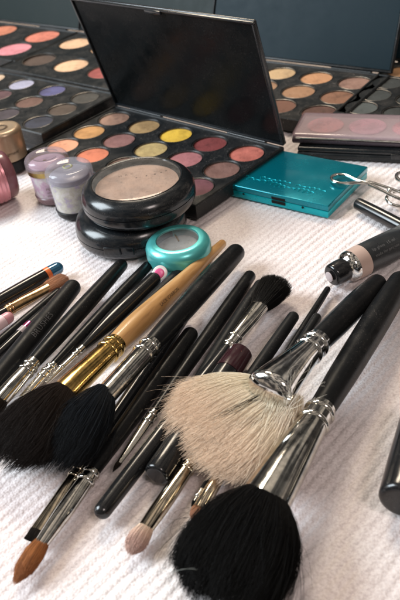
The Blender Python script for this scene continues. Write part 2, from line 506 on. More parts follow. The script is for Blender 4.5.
# ------------------------------------------------------------------ towel
def towel():
    d = unit(W(120, 532) - W(80, 570)); d = unit([d[0], d[1], 0]); c = np.array([d[1], -d[0], 0])   # rows run along d
    # seen field in row coordinates
    corners = [W(-60, 640), W(460, 640), W(-60, -90), W(460, -120)]
    pd = [p @ d for p in corners]; pc = [p @ c for p in corners]
    d0, d1 = min(pd) - 30, min(max(pd) + 30, 1150); c0, c1 = min(pc) - 30, max(pc) + 30
    near = 560
    mb = MB()
    A = np.concatenate([np.arange(d0, near, 1.1), np.arange(near, d1, 6)]); B = np.arange(c0, c1, 0.85)
    a, b = np.meshgrid(A, B, indexing='ij')
    per = 4.4
    ph = b / per + 0.10 * np.sin(a / 37) + 0.06 * np.sin(a / 11 + b / 29)
    row = np.floor(ph); fr = ph - row
    ridge = 0.98 * np.sqrt(np.clip(np.sin(np.pi * fr), 0, 1))                           # round loops rows with narrow grooves
    tuft = 0.15 * np.sin(a / 1.35 * 2 * np.pi / 2.1 + row * 2.4 + 2 * np.sin(row * 1.7)) * np.sin(np.pi * fr)
    rnd = rng.normal(0, 0.04, a.shape)
    flat = 0.74 + 0.26 * (0.5 + 0.5 * np.sin(a / 83 + 1.0) * np.cos(b / 61 + .4))     # pressed-down patches
    wav = 0.9 * np.sin(a / 58 + b / 90) + 0.7 * np.sin(b / 47 - a / 110 + 1)
    z = -2.0 + (ridge + tuft) * flat + rnd * .8 + 0.22 * wav
    X = a[..., None] * d + b[..., None] * c
    X[..., 2] = z
    n0, n1 = a.shape
    me = bpy.data.meshes.new('towel')
    V = X.reshape(-1, 3)
    org = np.array([V[:, 0].mean(), V[:, 1].mean(), -3.0])
    idx = np.arange(n0 * n1).reshape(n0, n1)
    q = np.stack([idx[:-1, :-1], idx[:-1, 1:], idx[1:, 1:], idx[1:, :-1]], -1).reshape(-1, 4)
    q = q[:, ::-1] if np.cross(d, c)[2] > 0 and False else q
    e1 = V[q[0, 1]] - V[q[0, 0]]; e2 = V[q[0, 3]] - V[q[0, 0]]
    if np.cross(e1, e2)[2] < 0: q = q[:, ::-1]
    me.vertices.add(len(V)); me.vertices.foreach_set('co', ((V - org) * MM).ravel())
    me.loops.add(q.size); me.loops.foreach_set('vertex_index', q.ravel().astype(np.int32))
    me.polygons.add(len(q)); me.polygons.foreach_set('loop_start', np.arange(0, q.size, 4, dtype=np.int32))
    me.polygons.foreach_set('use_smooth', np.ones(len(q), bool))
    me.update(calc_edges=True); me.validate()
    m, nt, bs = _new('white_ribbed_terry')
    setp(bs, Roughness=0.92); bs.inputs['Specular IOR Level'].default_value = 0.15
    bs.inputs['Sheen Weight'].default_value = 0.15
    n1_ = noise_chain(nt, 14, 4, 0.6)
    r = ramp(nt, n1_.outputs['Fac'], [(0.32, (0.76, 0.675, 0.665, 1)), (0.55, (0.79, 0.735, 0.73, 1)), (0.72, (0.81, 0.785, 0.785, 1))])
    n2 = noise_chain(nt, 900, 3, 0.7)
    r2 = ramp(nt, n2.outputs['Fac'], [(0.3, (0.74, 0.71, 0.71, 1)), (0.6, (1, 1, 1, 1))])
    mx = N(nt, 'ShaderNodeMix', data_type='RGBA', blend_type='MULTIPLY'); mx.inputs['Factor'].default_value = 1
    nt.links.new(r.outputs['Color'], mx.inputs['A']); nt.links.new(r2.outputs['Color'], mx.inputs['B'])
    nt.links.new(mx.outputs['Result'], bs.inputs['Base Color'])
    v = N(nt, 'ShaderNodeTexVoronoi'); v.inputs['Scale'].default_value = 850
    tc = N(nt, 'ShaderNodeTexCoord'); nt.links.new(tc.outputs['Object'], v.inputs['Vector'])
    bp = N(nt, 'ShaderNodeBump'); bp.inputs['Strength'].default_value = 0.45; bp.inputs['Distance'].default_value = 0.0006
    nt.links.new(v.outputs['Distance'], bp.inputs['Height']); bp.invert = True
    nt.links.new(bp.outputs['Normal'], bs.inputs['Normal'])
    me.materials.append(m)
    o = bpy.data.objects.new('towel', me); COL.objects.link(o); o.location = Vector(org * MM)
    o['label'] = 'white ribbed terry towel with a faint pink tint spread under all the makeup'; o['category'] = 'towel'
    mb = MB(); c_ = W(200, 200)
    rbox(mb, [-900, -300, 0], np.array([1., 0, 0]), np.array([0, 1., 0]), 1800, 1700, -40, -5, 2)
    t = mb.build('table_top', plastic('dark_table', (0.03, 0.022, 0.018, 1), 0.4)); t['kind'] = 'structure'
towel()

# ------------------------------------------------------------------ palettes
def tray_mesh(mb, o, ux, uy, nx, ny, px, py, r, m, z, hd=2.2, mx=None):
    """top sheet with round wells; o = centre of first pan; columns along ux, rows along uy (toward the front)"""
    hx, hy = px / 2, py / 2
    mL, mR, mB, mF = m
    def P(x, y, h): return np.array([o[0], o[1], 0]) + ux * x + uy * y + UP * h
    n = 32
    ang = np.linspace(0, 2 * np.pi, n, endpoint=False) + np.pi / n
    flip = np.cross(ux, uy)[2] < 0
    def addf(V, F, sm=False):
        mb.add(V, [tuple(reversed(f)) if flip else f for f in F], sm)
    for i in range(nx):
        for j in range(ny):
            cx, cy = i * px, j * py
            sq = []
            for q in ang:
                c, s = math.cos(q), math.sin(q)
                k = min(hx / abs(c) if abs(c) > 1e-6 else 1e9, hy / abs(s) if abs(s) > 1e-6 else 1e9)
                sq.append((cx + c * k, cy + s * k))
            # corner points are needed so neighbours meet: snap the four nearest
            for sx in (-1, 1):
                for sy in (-1, 1):
                    kk = min(range(n), key=lambda t: (sq[t][0] - cx - sx * hx) ** 2 + (sq[t][1] - cy - sy * hy) ** 2)
                    sq[kk] = (cx + sx * hx, cy + sy * hy)
            V = [P(x, y, z) for x, y in sq]
            V += [P(cx + (r + .5) * math.cos(q), cy + (r + .5) * math.sin(q), z) for q in ang]
            V += [P(cx + r * math.cos(q), cy + r * math.sin(q), z - .5) for q in ang]
            V += [P(cx + r * math.cos(q), cy + r * math.sin(q), z - hd) for q in ang]
            F = []
            for b in range(3):
                for k in range(n): F.append((b * n + k, b * n + (k + 1) % n, (b + 1) * n + (k + 1) % n, (b + 1) * n + k))
            F.append(tuple(range(3 * n, 4 * n)))
            addf(V, F)
    X0, X1, Y0, Y1 = -hx, (nx - 1) * px + hx, -hy, (ny - 1) * py + hy
    A0, A1, B0, B1 = X0 - mL, X1 + mR, Y0 - mB, Y1 + mF
    # frame round the wells, with a low raised lip, then the outside walls
    inner = [(X0, Y0), (X1, Y0), (X1, Y1), (X0, Y1)]
    def rect(k, h): return [P(A0 + k, B0 + k, h), P(A1 - k, B0 + k, h), P(A1 - k, B1 - k, h), P(A0 + k, B1 - k, h)]
    V = [P(x, y, z) for x, y in inner] + rect(2.4, z) + rect(2.0, z + .9) + rect(.8, z + .9) + rect(0, z + .2) + rect(0, z - 8.5) + rect(.8, z - 9.3)
    F = []
    for b in range(6):
        for k in range(4): F.append((b * 4 + k, b * 4 + (k + 1) % 4, (b + 1) * 4 + (k + 1) % 4, (b + 1) * 4 + k))
    F.append((24, 25, 26, 27))
    F = [tuple(reversed(f)) for f in F[:-1]] + [F[-1]]
    addf(V, F)
    return P, (A0, A1, B0, B1)

PANCOL = {}
def pan_parts(root, P, z, nx, ny, px, py, r, cols, visible=None):
    for j in range(ny):
        for i in range(nx):
            e = cols[j][i]
            if e is None: continue
            name, rgb = e[0], e[1]
            f = e[2] if len(e) > 2 else {}
            base = P(i * px, j * py, 0); base[2] = 0
            mb = MB()
            zc = z - f.get('deep', 1.1)
            nr, n = 7, 36
            a = np.linspace(0, 2 * np.pi, n, endpoint=False)
            R = []
            hole = f.get('dip', 0)
            for k in range(nr, 0, -1):
                q = r * .93 * k / nr
                if k == nr: dx_, dy_ = rng.normal(0, .3, 2) * r; dd_ = rng.uniform(.1, .8); ws_ = rng.uniform(.3, .5) * r
                xx, yy = q * np.cos(a), q * np.sin(a)
                h = zc + 0.35 * (1 - (k / nr) ** 2) - (hole * math.exp(-(k / nr / .45) ** 2) + dd_ * np.exp(-((xx - dx_) ** 2 + (1.8 * (yy - dy_)) ** 2) / ws_ ** 2)) * (1 if k < nr else 0) + (rng.normal(0, .06, n) if 1 < k < nr else 0)
                R.append(np.stack([base[0] + q * np.cos(a), base[1] + q * np.sin(a), np.broadcast_to(h, n)], 1))
            rings_mesh(mb, R, False, True)
            po = mb.build('powder_pan', powder('pressed_' + name.replace(' ', '_'), lin(rgb), 0, f.get('sh', 0.2)), root, sharp=False)
            po['label'] = name + ' pressed powder pan'
            mb = MB()
            lathe(mb, base, [(zc - .6, r * .985), (z - .35, r * .985), (z - .2, r * .96), (z - .35, r * .93), (zc - .6, r * .93)], 40, False, False)
            mb.build('pan_rim', M['tin'], po)

def palette_lid(root, o, ux, up, nrm, w, h, th, mat_in, mat_out, latch=True, name='lid'):
    """lid standing on its hinge edge: o = lower left corner of the inner face; nrm points to the inner side"""
    mb = MB()
    rbox(mb, o, ux, up, w, h, -th, 0, 1.1, 3, uz=nrm)
    l = mb.build(name, mat_out, root)
    mb = MB()      # inner sheet within a low rim
    rbox(mb, o + ux * 2.4 + up * 2.4, ux, up, w - 4.8, h - 4.8, -.5, .25, .2, 1, uz=nrm)
    mb.build('inner_sheet', mat_in, l)
    mb = MB()
    for (a, b, c_, d_) in ((0.3, .3, w - .6, 1.5), (.3, h - 1.8, w - .6, 1.5), (.3, 1.8, 1.5, h - 3.6), (w - 1.8, 1.8, 1.5, h - 3.6)):
        rbox(mb, o + ux * a + up * b, ux, up, c_, d_, -.4, 1.6, .45, 2, uz=nrm)
    mb.build('lid_rim', mat_out, l)
    if latch:
        mb = MB()
        rbox(mb, o + ux * (w * .5 - 7) + up * (h - 3.4), ux, up, 14, 2.6, .4, 2.6, .5, 2, uz=nrm)
        mb.build('latch', mat_out, l)
    return l

def hinge_mesh(root, p0, p1, r, mat):
    for k0, k1 in ((.1, .3), (.7, .9)):
        mb = MB(); tube(mb, [p0 + (p1 - p0) * k0, p0 + (p1 - p0) * k1], r, 14)
        mb.build('hinge', mat, root)

# --- the open palette in the middle (pose fitted to its pans)
PX, PY = 32.0, 32.0 * .81974
_th = math.radians(-45.4)
ux = np.array([math.cos(_th), math.sin(_th), 0]); uyb = np.array([-math.sin(_th), math.cos(_th), 0]); uy = -uyb
O = np.array([-45.66, 547.98, 0])
pz = 10.2
root = thing('eyeshadow_palette', O + ux * 2 * PX + uy * PY, 'open black eyeshadow palette with a bright yellow pan, its black lid standing up', 'makeup palette')
mb = MB()
P, (A0, A1, B0, B1) = tray_mesh(mb, O, ux, uy, 5, 3, PX, PY, 12.4, (1.5, 1.5, 5, 6.5), pz)
mb.build('tray', M['blackplastic'], root)
cols = [[('taupe brown', (158, 118, 96)), ('tan gold', (186, 148, 92)), ('bright yellow', (250, 198, 0), dict(sh=.1)), ('dark red', (138, 58, 56)), ('coral', (214, 112, 92))],
        [('orange tan', (196, 138, 70)), ('mauve brown', (160, 108, 100)), ('sand yellow', (208, 176, 108)), ('dusty rose', (186, 112, 112)), ('used taupe', (136, 96, 84), dict(dip=1.0))],
        [('peach', (230, 156, 116)), ('orange', (214, 114, 74)), ('grey brown', (130, 96, 80)), ('rosewood', (150, 92, 90)), ('plum', (124, 70, 80))]]
pan_parts(root, P, pz, 5, 3, PX, PY, 12.4, cols)
t = math.radians(75)
lw, lh = A1 - A0, B1 - B0 + 1
up = uy * math.cos(t) + UP * math.sin(t); nrm = np.cross(up, ux); nrm = nrm if nrm @ uy > 0 else -nrm
lo = P(A0, B0 - 1.5, pz + 1.0)
palette_lid(root, lo, ux, up, nrm, lw, lh, 2.2, M['lidinside'], M['compactblack'])
hinge_mesh(root, P(A0, B0 - 1.8, pz - .2), P(A1, B0 - 1.8, pz - .2), 1.7, M['compactblack'])

def frame_from(p00, pu, nu, pv, nv, z):
    a = W(*p00, z); b = W(*pu, z); c = W(*pv, z)
    ux = unit(b - a); px = np.linalg.norm(b - a) / nu
    vy = np.array([ux[1], -ux[0], 0])       # toward the viewer
    py = abs((c - a) @ vy) / nv
    return a * [1, 1, 0], ux, vy, px, py

def far_palette(name, label, p00, pu, nu, pv, nv, shift, nx, ny, r, m, z, cols, lid=None, group=None, zt=0, pitch=None):
    o, ux, uy, px, py = frame_from(p00, pu, nu, pv, nv, z)
    if pitch: px, py = pitch(px, py)
    o = o + ux * px * shift[0] + uy * py * shift[1]
    root = thing(name, (o + ux * px * (nx - 1) / 2 + uy * py * (ny - 1) / 2) * [1, 1, 0] + [0, 0, zt], label, 'makeup palette', group)
    mb = MB()
    P, (A0, A1, B0, B1) = tray_mesh(mb, o, ux, uy, nx, ny, px, py, r, m, z)
    mb.build('tray', M['blackplastic'], root)
    pan_parts(root, P, z, nx, ny, px, py, r, cols)
    if lid:
        ang, h, mi, mo = lid
        t = math.radians(ang); up = uy * math.cos(t) + UP * math.sin(t)
        nrm = np.cross(up, ux); nrm = nrm if nrm @ uy > 0 else -nrm
        palette_lid(root, P(A0 - (0.0), B0 - 1.5, z + 1), ux, up, nrm, A1 - A0, h, 2.2, mi, mo, False)
        hinge_mesh(root, P(A0, B0 - 1.8, z - .2), P(A1, B0 - 1.8, z - .2), 1.7, mo)
    print(name, r, 'pitch', px, py, 'rows')
    return P, (A0, A1, B0, B1)

C1 = [[('brown', (120, 84, 64)), ('bronze', (150, 116, 82)), ('shimmering sand', (196, 160, 112), dict(sh=.6)), ('light orange brown', (190, 134, 88)), ('pinkish taupe', (150, 112, 96))],
      [('dark brown', (90, 66, 56)), ('light tan', (190, 150, 110)), ('pale bronze', (170, 128, 92)), ('worn copper', (166, 120, 82), dict(sh=.5)), ('chestnut', (140, 96, 70))],
      [('umber', (84, 62, 52)), ('grey tan', (130, 106, 84)), ('beige brown', (140, 108, 84)), ('russet brown', (128, 86, 68)), ('dark russet', (104, 70, 60))]]
far_palette('eyeshadow_palette', 'open palette of bronze and tan shadows with a dusty black lid coloured by a painted-in blue reflection, at the back right', (280, 73), (355, 82.5), 2, (281, 106), 2,
            (-2, 0), 5, 3, 13.4, (3, 4, 6, 5), 9.6, C1, (112, 112, M['lidreflblue'], M['blackplastic']))
C2 = [[('light peach', (216, 172, 132)), ('sand', (190, 150, 115)), ('warm sand', (188, 140, 104))],
      [('emptied dark brown', (84, 66, 56), dict(deep=2.0)), ('cream beige', (222, 176, 134)), ('brick red', (166, 76, 70))]]
far_palette('eyeshadow_palette', 'open palette with large cream beige and brick red pans, behind the upright black lid', (75, 43), (107, 48), 1, (43, 60), 1,
            (0, 0), 4, 2, 17.0, (1.5, 1.0, 3, 9), 9.6, [[*C2[0], ('dark tan', (150, 110, 86))], [*C2[1], ('mauve tan', (150, 110, 100))]], (113, 112, M['lidreflgrey'], M['blackplastic']))
C3 = [[('soft rose', (200, 130, 120)), ('burnt orange', (196, 116, 84)), ('coral orange', (208, 116, 92))],
      [('mauve rose', (196, 120, 130)), ('pale rose', (214, 150, 140)), ('bubblegum pink', (214, 128, 138))]]
far_palette('blush_palette', 'open blush palette with coral and bubblegum pink pans, at the back left corner', (42, 36), (0, 30.5), -1, (8, 48), 1,
            (-2, 0), 3, 2, 16.0, (2, 2.5, 2.5, 12), 9.6, C3, (113, 112, M['lidreflgrey'], M['blackplastic'])) if False else None
def palA():
    z = 9.6
    a, b, c = W(0, 30.5, z), W(42, 36, z), W(8, 48, z)
    ux = unit(b - a); px = np.linalg.norm(b - a); uy = np.array([ux[1], -ux[0], 0]); py = max(abs((c - b) @ uy), 30)
    o = (b - ux * 2 * px) * [1, 1, 0]
    root = thing('blush_palette', (b * [1, 1, 0] - ux * px + uy * py / 2), 'open blush palette with coral and bubblegum pink pans, at the back left corner', 'makeup palette')
    mb = MB(); P, (A0, A1, B0, B1) = tray_mesh(mb, o, ux, uy, 3, 2, px, py, min(px, py, 40) / 2 - .9, (2, 0.6, 1.0, 8), z)
    mb.build('tray', M['blackplastic'], root)
    pan_parts(root, P, z, 3, 2, px, py, min(px, py, 40) / 2 - .9, C3)
    t = math.radians(113); up = uy * math.cos(t) + UP * math.sin(t); nrm = np.cross(up, ux); nrm = nrm if nrm @ uy > 0 else -nrm
    palette_lid(root, P(A0, B0 - 1.5, z + 1), ux, up, nrm, A1 - A0, 112, 2.2, M['lidreflgrey'], M['blackplastic'], False)
    hinge_mesh(root, P(A0, B0 - 1.8, z - .2), P(A1, B0 - 1.8, z - .2), 1.7, M['blackplastic'])
palA()
C4 = [[('amber', (190, 140, 90)), ('dark slate', (56, 60, 60))],
      [('charcoal', (50, 54, 54)), ('smoke', (60, 64, 62))],
      [('slate', (62, 68, 68)), ('black grey', (44, 48, 48))],
      [('ash grey', (84, 92, 92)), ('iron grey', (60, 66, 66))]]
far_palette('eyeshadow_palette', 'palette of charcoal and slate grey shadows at the far right edge', (376, 94.5), (404, 98), 1, (367, 107), 1,
            (0, -2), 2, 4, 11.6, (1.5, 1.5, 3, 4), 9.6, C4, (112, 112, M['lidreflblue'], M['blackplastic']), pitch=lambda a, b: (27.5, 24.5))
C5 = [[('pale beige', (200, 170, 140)), ('pale lilac', (160, 158, 182), dict(sh=.5)), ('violet blue', (80, 78, 124), dict(sh=.3)), ('worn olive black', (66, 62, 56), dict(dip=.9))],
      [('dusty mauve', (118, 84, 92)), ('plum brown', (98, 66, 70)), ('chocolate', (108, 76, 64)), ('dark bronze', (80, 64, 52))],
      [('black', (44, 42, 44)), ('worn midnight', (62, 58, 72), dict(dip=.9, sh=.4))] + [None, None]]
def palE():
    z = 16.0
    a, b, c = W(21, 84, z), W(85, 97, z), W(10, 112, z)
    ux = unit(b - a); px = np.linalg.norm(b - a) / 2; uy = np.array([ux[1], -ux[0], 0])
    d = W(30, 102, z); py = 25.5
    e = W(53, 91, z)
    o = (a - ux * px) * [1, 1, 0]
    root = thing('eyeshadow_palette', o + ux * px * 1.5 + uy * py, 'black palette of lilac, violet and dark plum shadows, behind the small jars at left', 'makeup palette')
    mb = MB(); P, (A0, A1, B0, B1) = tray_mesh(mb, o, ux, uy, 4, 3, px, py, 11.9, (2, 2.5, 2.5, 4), z)
    mb.build('tray', M['blackplastic'], root)
    pan_parts(root, P, z, 4, 3, px, py, 11.9, [C5[0], C5[1], C5[2][:2] + [('grey plum', (70, 60, 66)), ('ink blue', (50, 52, 66))]])
    mb = MB(); rbox(mb, P(A0 + 1.5, B0 + 1.5, 0), ux, uy, A1 - A0 - 3, B1 - B0 - 3, 0.2, z - 9.0, 1.2)
    mb.build('shadow_block', M['compactblack'], root)  # dark block added where the thin tray has only shadow beneath
palE()

# ------------------------------------------------------------------ flat compacts
def turquoise_compact():
    h = 8.5
    p1, p4, p3 = W(225, 183, h), W(328, 206, h), W(373, 167.5, h)
    ux = unit(p4 - p1); w = np.linalg.norm(p4 - p1)
    uy = np.array([-ux[1], ux[0], 0]); d = (p3 - p4) @ uy
    o = p1 * [1, 1, 0]
    print('turq', w, d, (p3 - p4) @ ux)
    root = thing('eyeshadow_compact', o + ux * w / 2 + uy * d / 2, 'flat square metallic turquoise compact with embossed script on its lid', 'compact')
    mb = MB(); rbox(mb, o, ux, uy, w, d, 0.15, 4.6, .5, 2); mb.build('base', M['teal'], root)
    mb = MB(); rbox(mb, o - ux * .15 - uy * .15, ux, uy, w + .3, d + .3, 4.8, h, .55, 3); lid = mb.build('lid', M['tealtop'], root)
    # clasp and two pins in the front edge
    fr = -uy
    mb = MB(); c = o + ux * (w * .47)
    rbox(mb, c - uy * .45 + UP * 0, ux, uy, 9.5, .5, 2.2, 4.2, .12, 1); rbox(mb, c - uy * .45, ux, uy, 9.5, .5, 4.9, 6.6, .12, 1)
    mb.build('clasp', M['dark'], root)
    for k in (.19, .77):
        mb = MB(); lathe(mb, o + ux * w * k - uy * .35 + UP * 3.9, [(0, .75), (.2, .75), (.3, .6)], 16, axis=-uy)
        mb.build('pin', M['dark'], root)
    # embossed handwriting: looped strokes in relief
    mb = MB()
    def stroke(x0, x1, y0, amp, loops, ph):
        pts = []
        for q in np.linspace(0, 1, loops * 10):
            a = q * loops * 2 * np.pi + ph
            pts.append(o + ux * (x0 + (x1 - x0) * q + amp * .55 * math.sin(a)) + uy * (y0 + amp * math.cos(a) * (0.55 + .45 * math.sin(q * 9 + ph))) + UP * (h + .12))
        tube(mb, pts, .22, 6, False)
    stroke(4, 30, 11.5, 2.6, 6, .3); stroke(30, 56, 10.4, 2.3, 8, 1.0); stroke(16, 38, 15.5, 1.2, 6, .9); stroke(42, 62, 15, 1.4, 6, 2.0)
    e = mb.build('embossed_script', M['teal'], lid)
turquoise_compact()

def slim_palettes():
    # lower black one and the clear pink-lidded one lying on it
    z0 = 8.0
    a = W(297, 158, 0); b = W(400, 163, 0)
    ux = unit(b - a); uy = np.array([-ux[1], ux[0], 0]); o = a
    root = thing('slim_palette', o + ux * 50 + uy * 25, 'slim closed black palette lying under the clear pink-lidded one', 'compact')
    mb = MB(); rbox(mb, o, ux, uy, 105, 40, .2, 4.4, 1.4); mb.build('base', M['blackplastic'], root)
    mb = MB(); rbox(mb, o + ux * .3 + uy * .3, ux, uy, 104.4, 39.4, 4.6, z0 - .2, 1.2); lid = mb.build('lid', M['compactblack'], root)
    mb = MB(); rbox(mb, o + ux * 62 - uy * 1.0, ux, uy, 12, 1.4, 2.5, 6, .4); mb.build('clasp', M['compactblack'], root)
    z1 = z0; z2 = 18.0
    a = W(291.5, 141, z1 + 2); b = W(400, 145.5, z1 + 2)
    ux = unit(b - a); uy = np.array([-ux[1], ux[0], 0]); o = a * [1, 1, 0]
    c = W(305, 112, z2)
    d = (c - a) @ uy
    d = 37
    print('pink depth', d)
    L = 118
    root = thing('blush_palette', o + ux * L / 2 + uy * d / 2 + UP * z1, 'clear pink-lidded slim blush palette lying on the black one at right', 'compact')
    mb = MB(); rbox(mb, o, ux, uy, L, d, z1 + .1, z1 + 4.0, 1.5); mb.build('base', plastic('dark_plum_plastic', (0.06, 0.045, 0.055, 1), .25), root)
    mb = MB(); rbox(mb, o + ux * 2 + uy * 2, ux, uy, L - 4, d - 4, z1 + 4.05, z1 + 4.5, .2, 1); mb.build('inner_tray', plastic('pale_inner_tray', (0.40, 0.36, 0.36, 1), .5), root)
    for i, (nm, cc) in enumerate((('pale coral', (236, 176, 176)), ('pale pink', (240, 186, 204)), ('rose', (236, 160, 168)))):
        mb = MB(); cx = o + ux * (19 + i * 28.5) + uy * d * .55
        t = np.linspace(0, 2 * np.pi, 36, endpoint=False)
        R = [cx + UP * hh + ux * (12.2 * k * np.cos(t)[:, None]) + uy * (12.2 * k * np.sin(t)[:, None]) for hh, k in ((z1 + 4.5, 1), (z1 + 5.3, 1), (z1 + 5.5, .94), (z1 + 5.6, .4))]
        rings_mesh(mb, R, False, True); p = mb.build('powder_pan', powder('slim_' + nm, lin(cc)), root); p['label'] = nm + ' blush seen through the clear lid'
    # lid: hollow clear cover
    mb = MB(); rbox(mb, o + ux * .2 + uy * .2, ux, uy, L - .4, d - .4, z1 + 4.2, z2 - 3, 2.4, 4)
    lid = mb.build('clear_lid', clear('pink_clear_cover', (0.97, 0.90, 0.92, 1), .1, .5, (0.52, 0.42, 0.45, 1)), root)
    mb = MB()
    tube(mb, [o + uy * .0 + UP * (z1 + 4.6) + ux * 3, o + UP * (z1 + 4.6) + ux * (L - 3)], .7, 10)
    mb.build('lid_edge', M['chrome'], root)
    mb = MB(); rbox(mb, o + ux * 88 - uy * .8, ux, uy, 14, 1.2, z1 + 1.2, z1 + 6, .35); mb.build('clasp', plastic('pale_lilac_plastic', (0.50, 0.38, 0.48, 1), .25), root)
slim_palettes()

# ------------------------------------------------------------------ round compacts, pot, jars
def arc(cz, cr, r, a0, a1, k=7):
    return [(cz + r * math.sin(a), cr + r * math.cos(a)) for a in np.radians(np.linspace(a0, a1, k))]

def compact(c, z0, T, R, window, label):
    base = c * [1, 1, 0] + UP * z0
    root = thing('powder_compact', base, label, 'compact')
    q = T * .46
    hinge = unit(np.array([0.35, 1, 0]))
    mb = MB(); lathe(mb, base, [(0.1, R - q * 1.15)] + arc(q * .8 + .1, R - q * .8, q * .8, -80, 0) + [(T * .46, R), (T * .47, R - .5)], 96)
    mb.build('base', M['compactblack'], root)
    rw = R * .765
    mb = MB()
    pr = [(T * .48, R - .5), (T * .49, R)] + arc(T - q, R - q, q, 5, 82, 10)
    if window: pr += [(T + .02, rw + 1.2), (T - .25, rw + .3), (T - .8, rw)]
    else: pr += [(T + .25, R * .6), (T + .4, R * .3), (T + .45, .4)]
    lathe(mb, base, pr, 96, True, not window)
    lid = mb.build('lid', M['compactblack'], root)
    mb = MB()
    hp = base + hinge * (R - .3) + UP * T * .48; hs = np.array([hinge[1], -hinge[0], 0])
    tube(mb, [hp - hs * 7, hp + hs * 7], 1.5, 12); mb.build('hinge', M['compactblack'], root)
    f = -hinge
    mb = MB(); rbox(mb, base + f * (R - .9) - hs * 5, hs, f, 10, 1.5, T * .33, T * .6, .45); mb.build('thumb_catch', M['compactblack'], root)
    if window:
        mb = MB()
        lathe(mb, base, [(T - 5.2, rw - 1), (T - 4.0, rw - 1.2), (T - 3.8, rw * .8), (T - 3.7, 1)], 72)
        p = mb.build('pressed_powder', M['beigeglass'], root)
        mb = MB(); lathe(mb, base, [(T - 1.6, rw + .2), (T - .35, rw + .2), (T + .1, rw * .93), (T + .45, rw * .6), (T + .6, rw * .3), (T + .62, .5)], 72, False, True)
        mb.build('window', clear('smoky_clear_window', (0.96, 0.94, 0.92, 1), .06, .86, (0.5, 0.46, 0.42, 1)), lid)
        # the little round of lettering printed on the window
        e = _r * 1.0; e = unit(e * [1, 1, 0]); g = np.array([-e[1], e[0], 0])
        mb = MB()
        for x, y in ((.5, -1.2), (6.2, .0), (11.0, 1.1), (14.6, 2.6), (17.3, 4.0)):
            lathe(mb, base + e * x + g * y + UP * (T + .55), [(0, .55), (.08, .5)], 8)
        mb.build('printed_dots', M['engrave'], lid)
        txt = 'S T U D I O   F I X'
        def wrapf(Q): return Q
        glyphs('printed_lettering', 'M A C', M['engrave'], lid, base + e * -10 + g * 1.5 + UP * (T + .68), unit(e + g * .25), unit(g - e * .25), 2.6, space=1.35)
    return root
TT, RR = 18.2, 33.2
c_low = W(131, 220, TT * .5); c_up = W(138.5, 192.5, TT * 1.5)
print('compact centres', c_low, c_up)
compact(c_low, 0, TT, RR, False, 'round black powder compact at the bottom of the stack of two')
compact(c_up, TT + .4, TT, RR, True, 'round black compact with a clear window on beige powder, on top of the stack')

def pot():
    c = W(178.5, 247.5, 11) * [1, 1, 0]; R = 18.1; T = 17.0
    root = thing('eyeshadow_pot', c, 'small round turquoise pot with a grey see-through window in its lid', 'eyeshadow pot')
    mt = plastic('pale_turquoise_pearl', (0.09, 0.47, 0.46, 1), .32, .6, .3, .05, metallic=0.45)
    mb = MB(); lathe(mb, c, [(.1, R - 1.8), (.6, R - 1.1), (7, R - .7), (7.6, R - 1.2)], 72); mb.build('base', clear('turquoise_tinted_base', (0.35, 0.72, 0.68, 1), .15, .3, (0.10, 0.42, 0.40, 1)), root)
    mb = MB(); lathe(mb, c, [(7.7, R - .8), (7.9, R)] + arc(T - 5.2, R - 5.2, 5.2, 0, 74, 9) + [(T - .25, R * .66), (T - .8, R * .645), (T - 1.6, R * .64)], 72, True, False)
    lid = mb.build('lid', mt, root)
    mb = MB(); lathe(mb, c, [(T - 6, R * .62), (T - 5, R * .61), (T - 4.7, 1)], 48); mb.build('pressed_shadow', M['greypowder'], root)
    mb = MB(); lathe(mb, c, [(T - 1.4, R * .645), (T - .7, R * .64), (T - .4, R * .4), (T - .35, .5)], 56, False); w_ = mb.build('window', clear('grey_clear_window', (0.93, 0.95, 0.95, 1), .05, .8, (0.5, 0.5, 0.5, 1)), lid)
    mb = MB(); p0 = c + UP * (T - .25)
    e = unit(W(182, 243) - W(176, 233)); tube(mb, [p0 + e * -4.5 + UP * .1, p0 + e * 3 + UP * .1], .3, 6); mb.build('printed_mark', M['printblack'], lid)
pot()

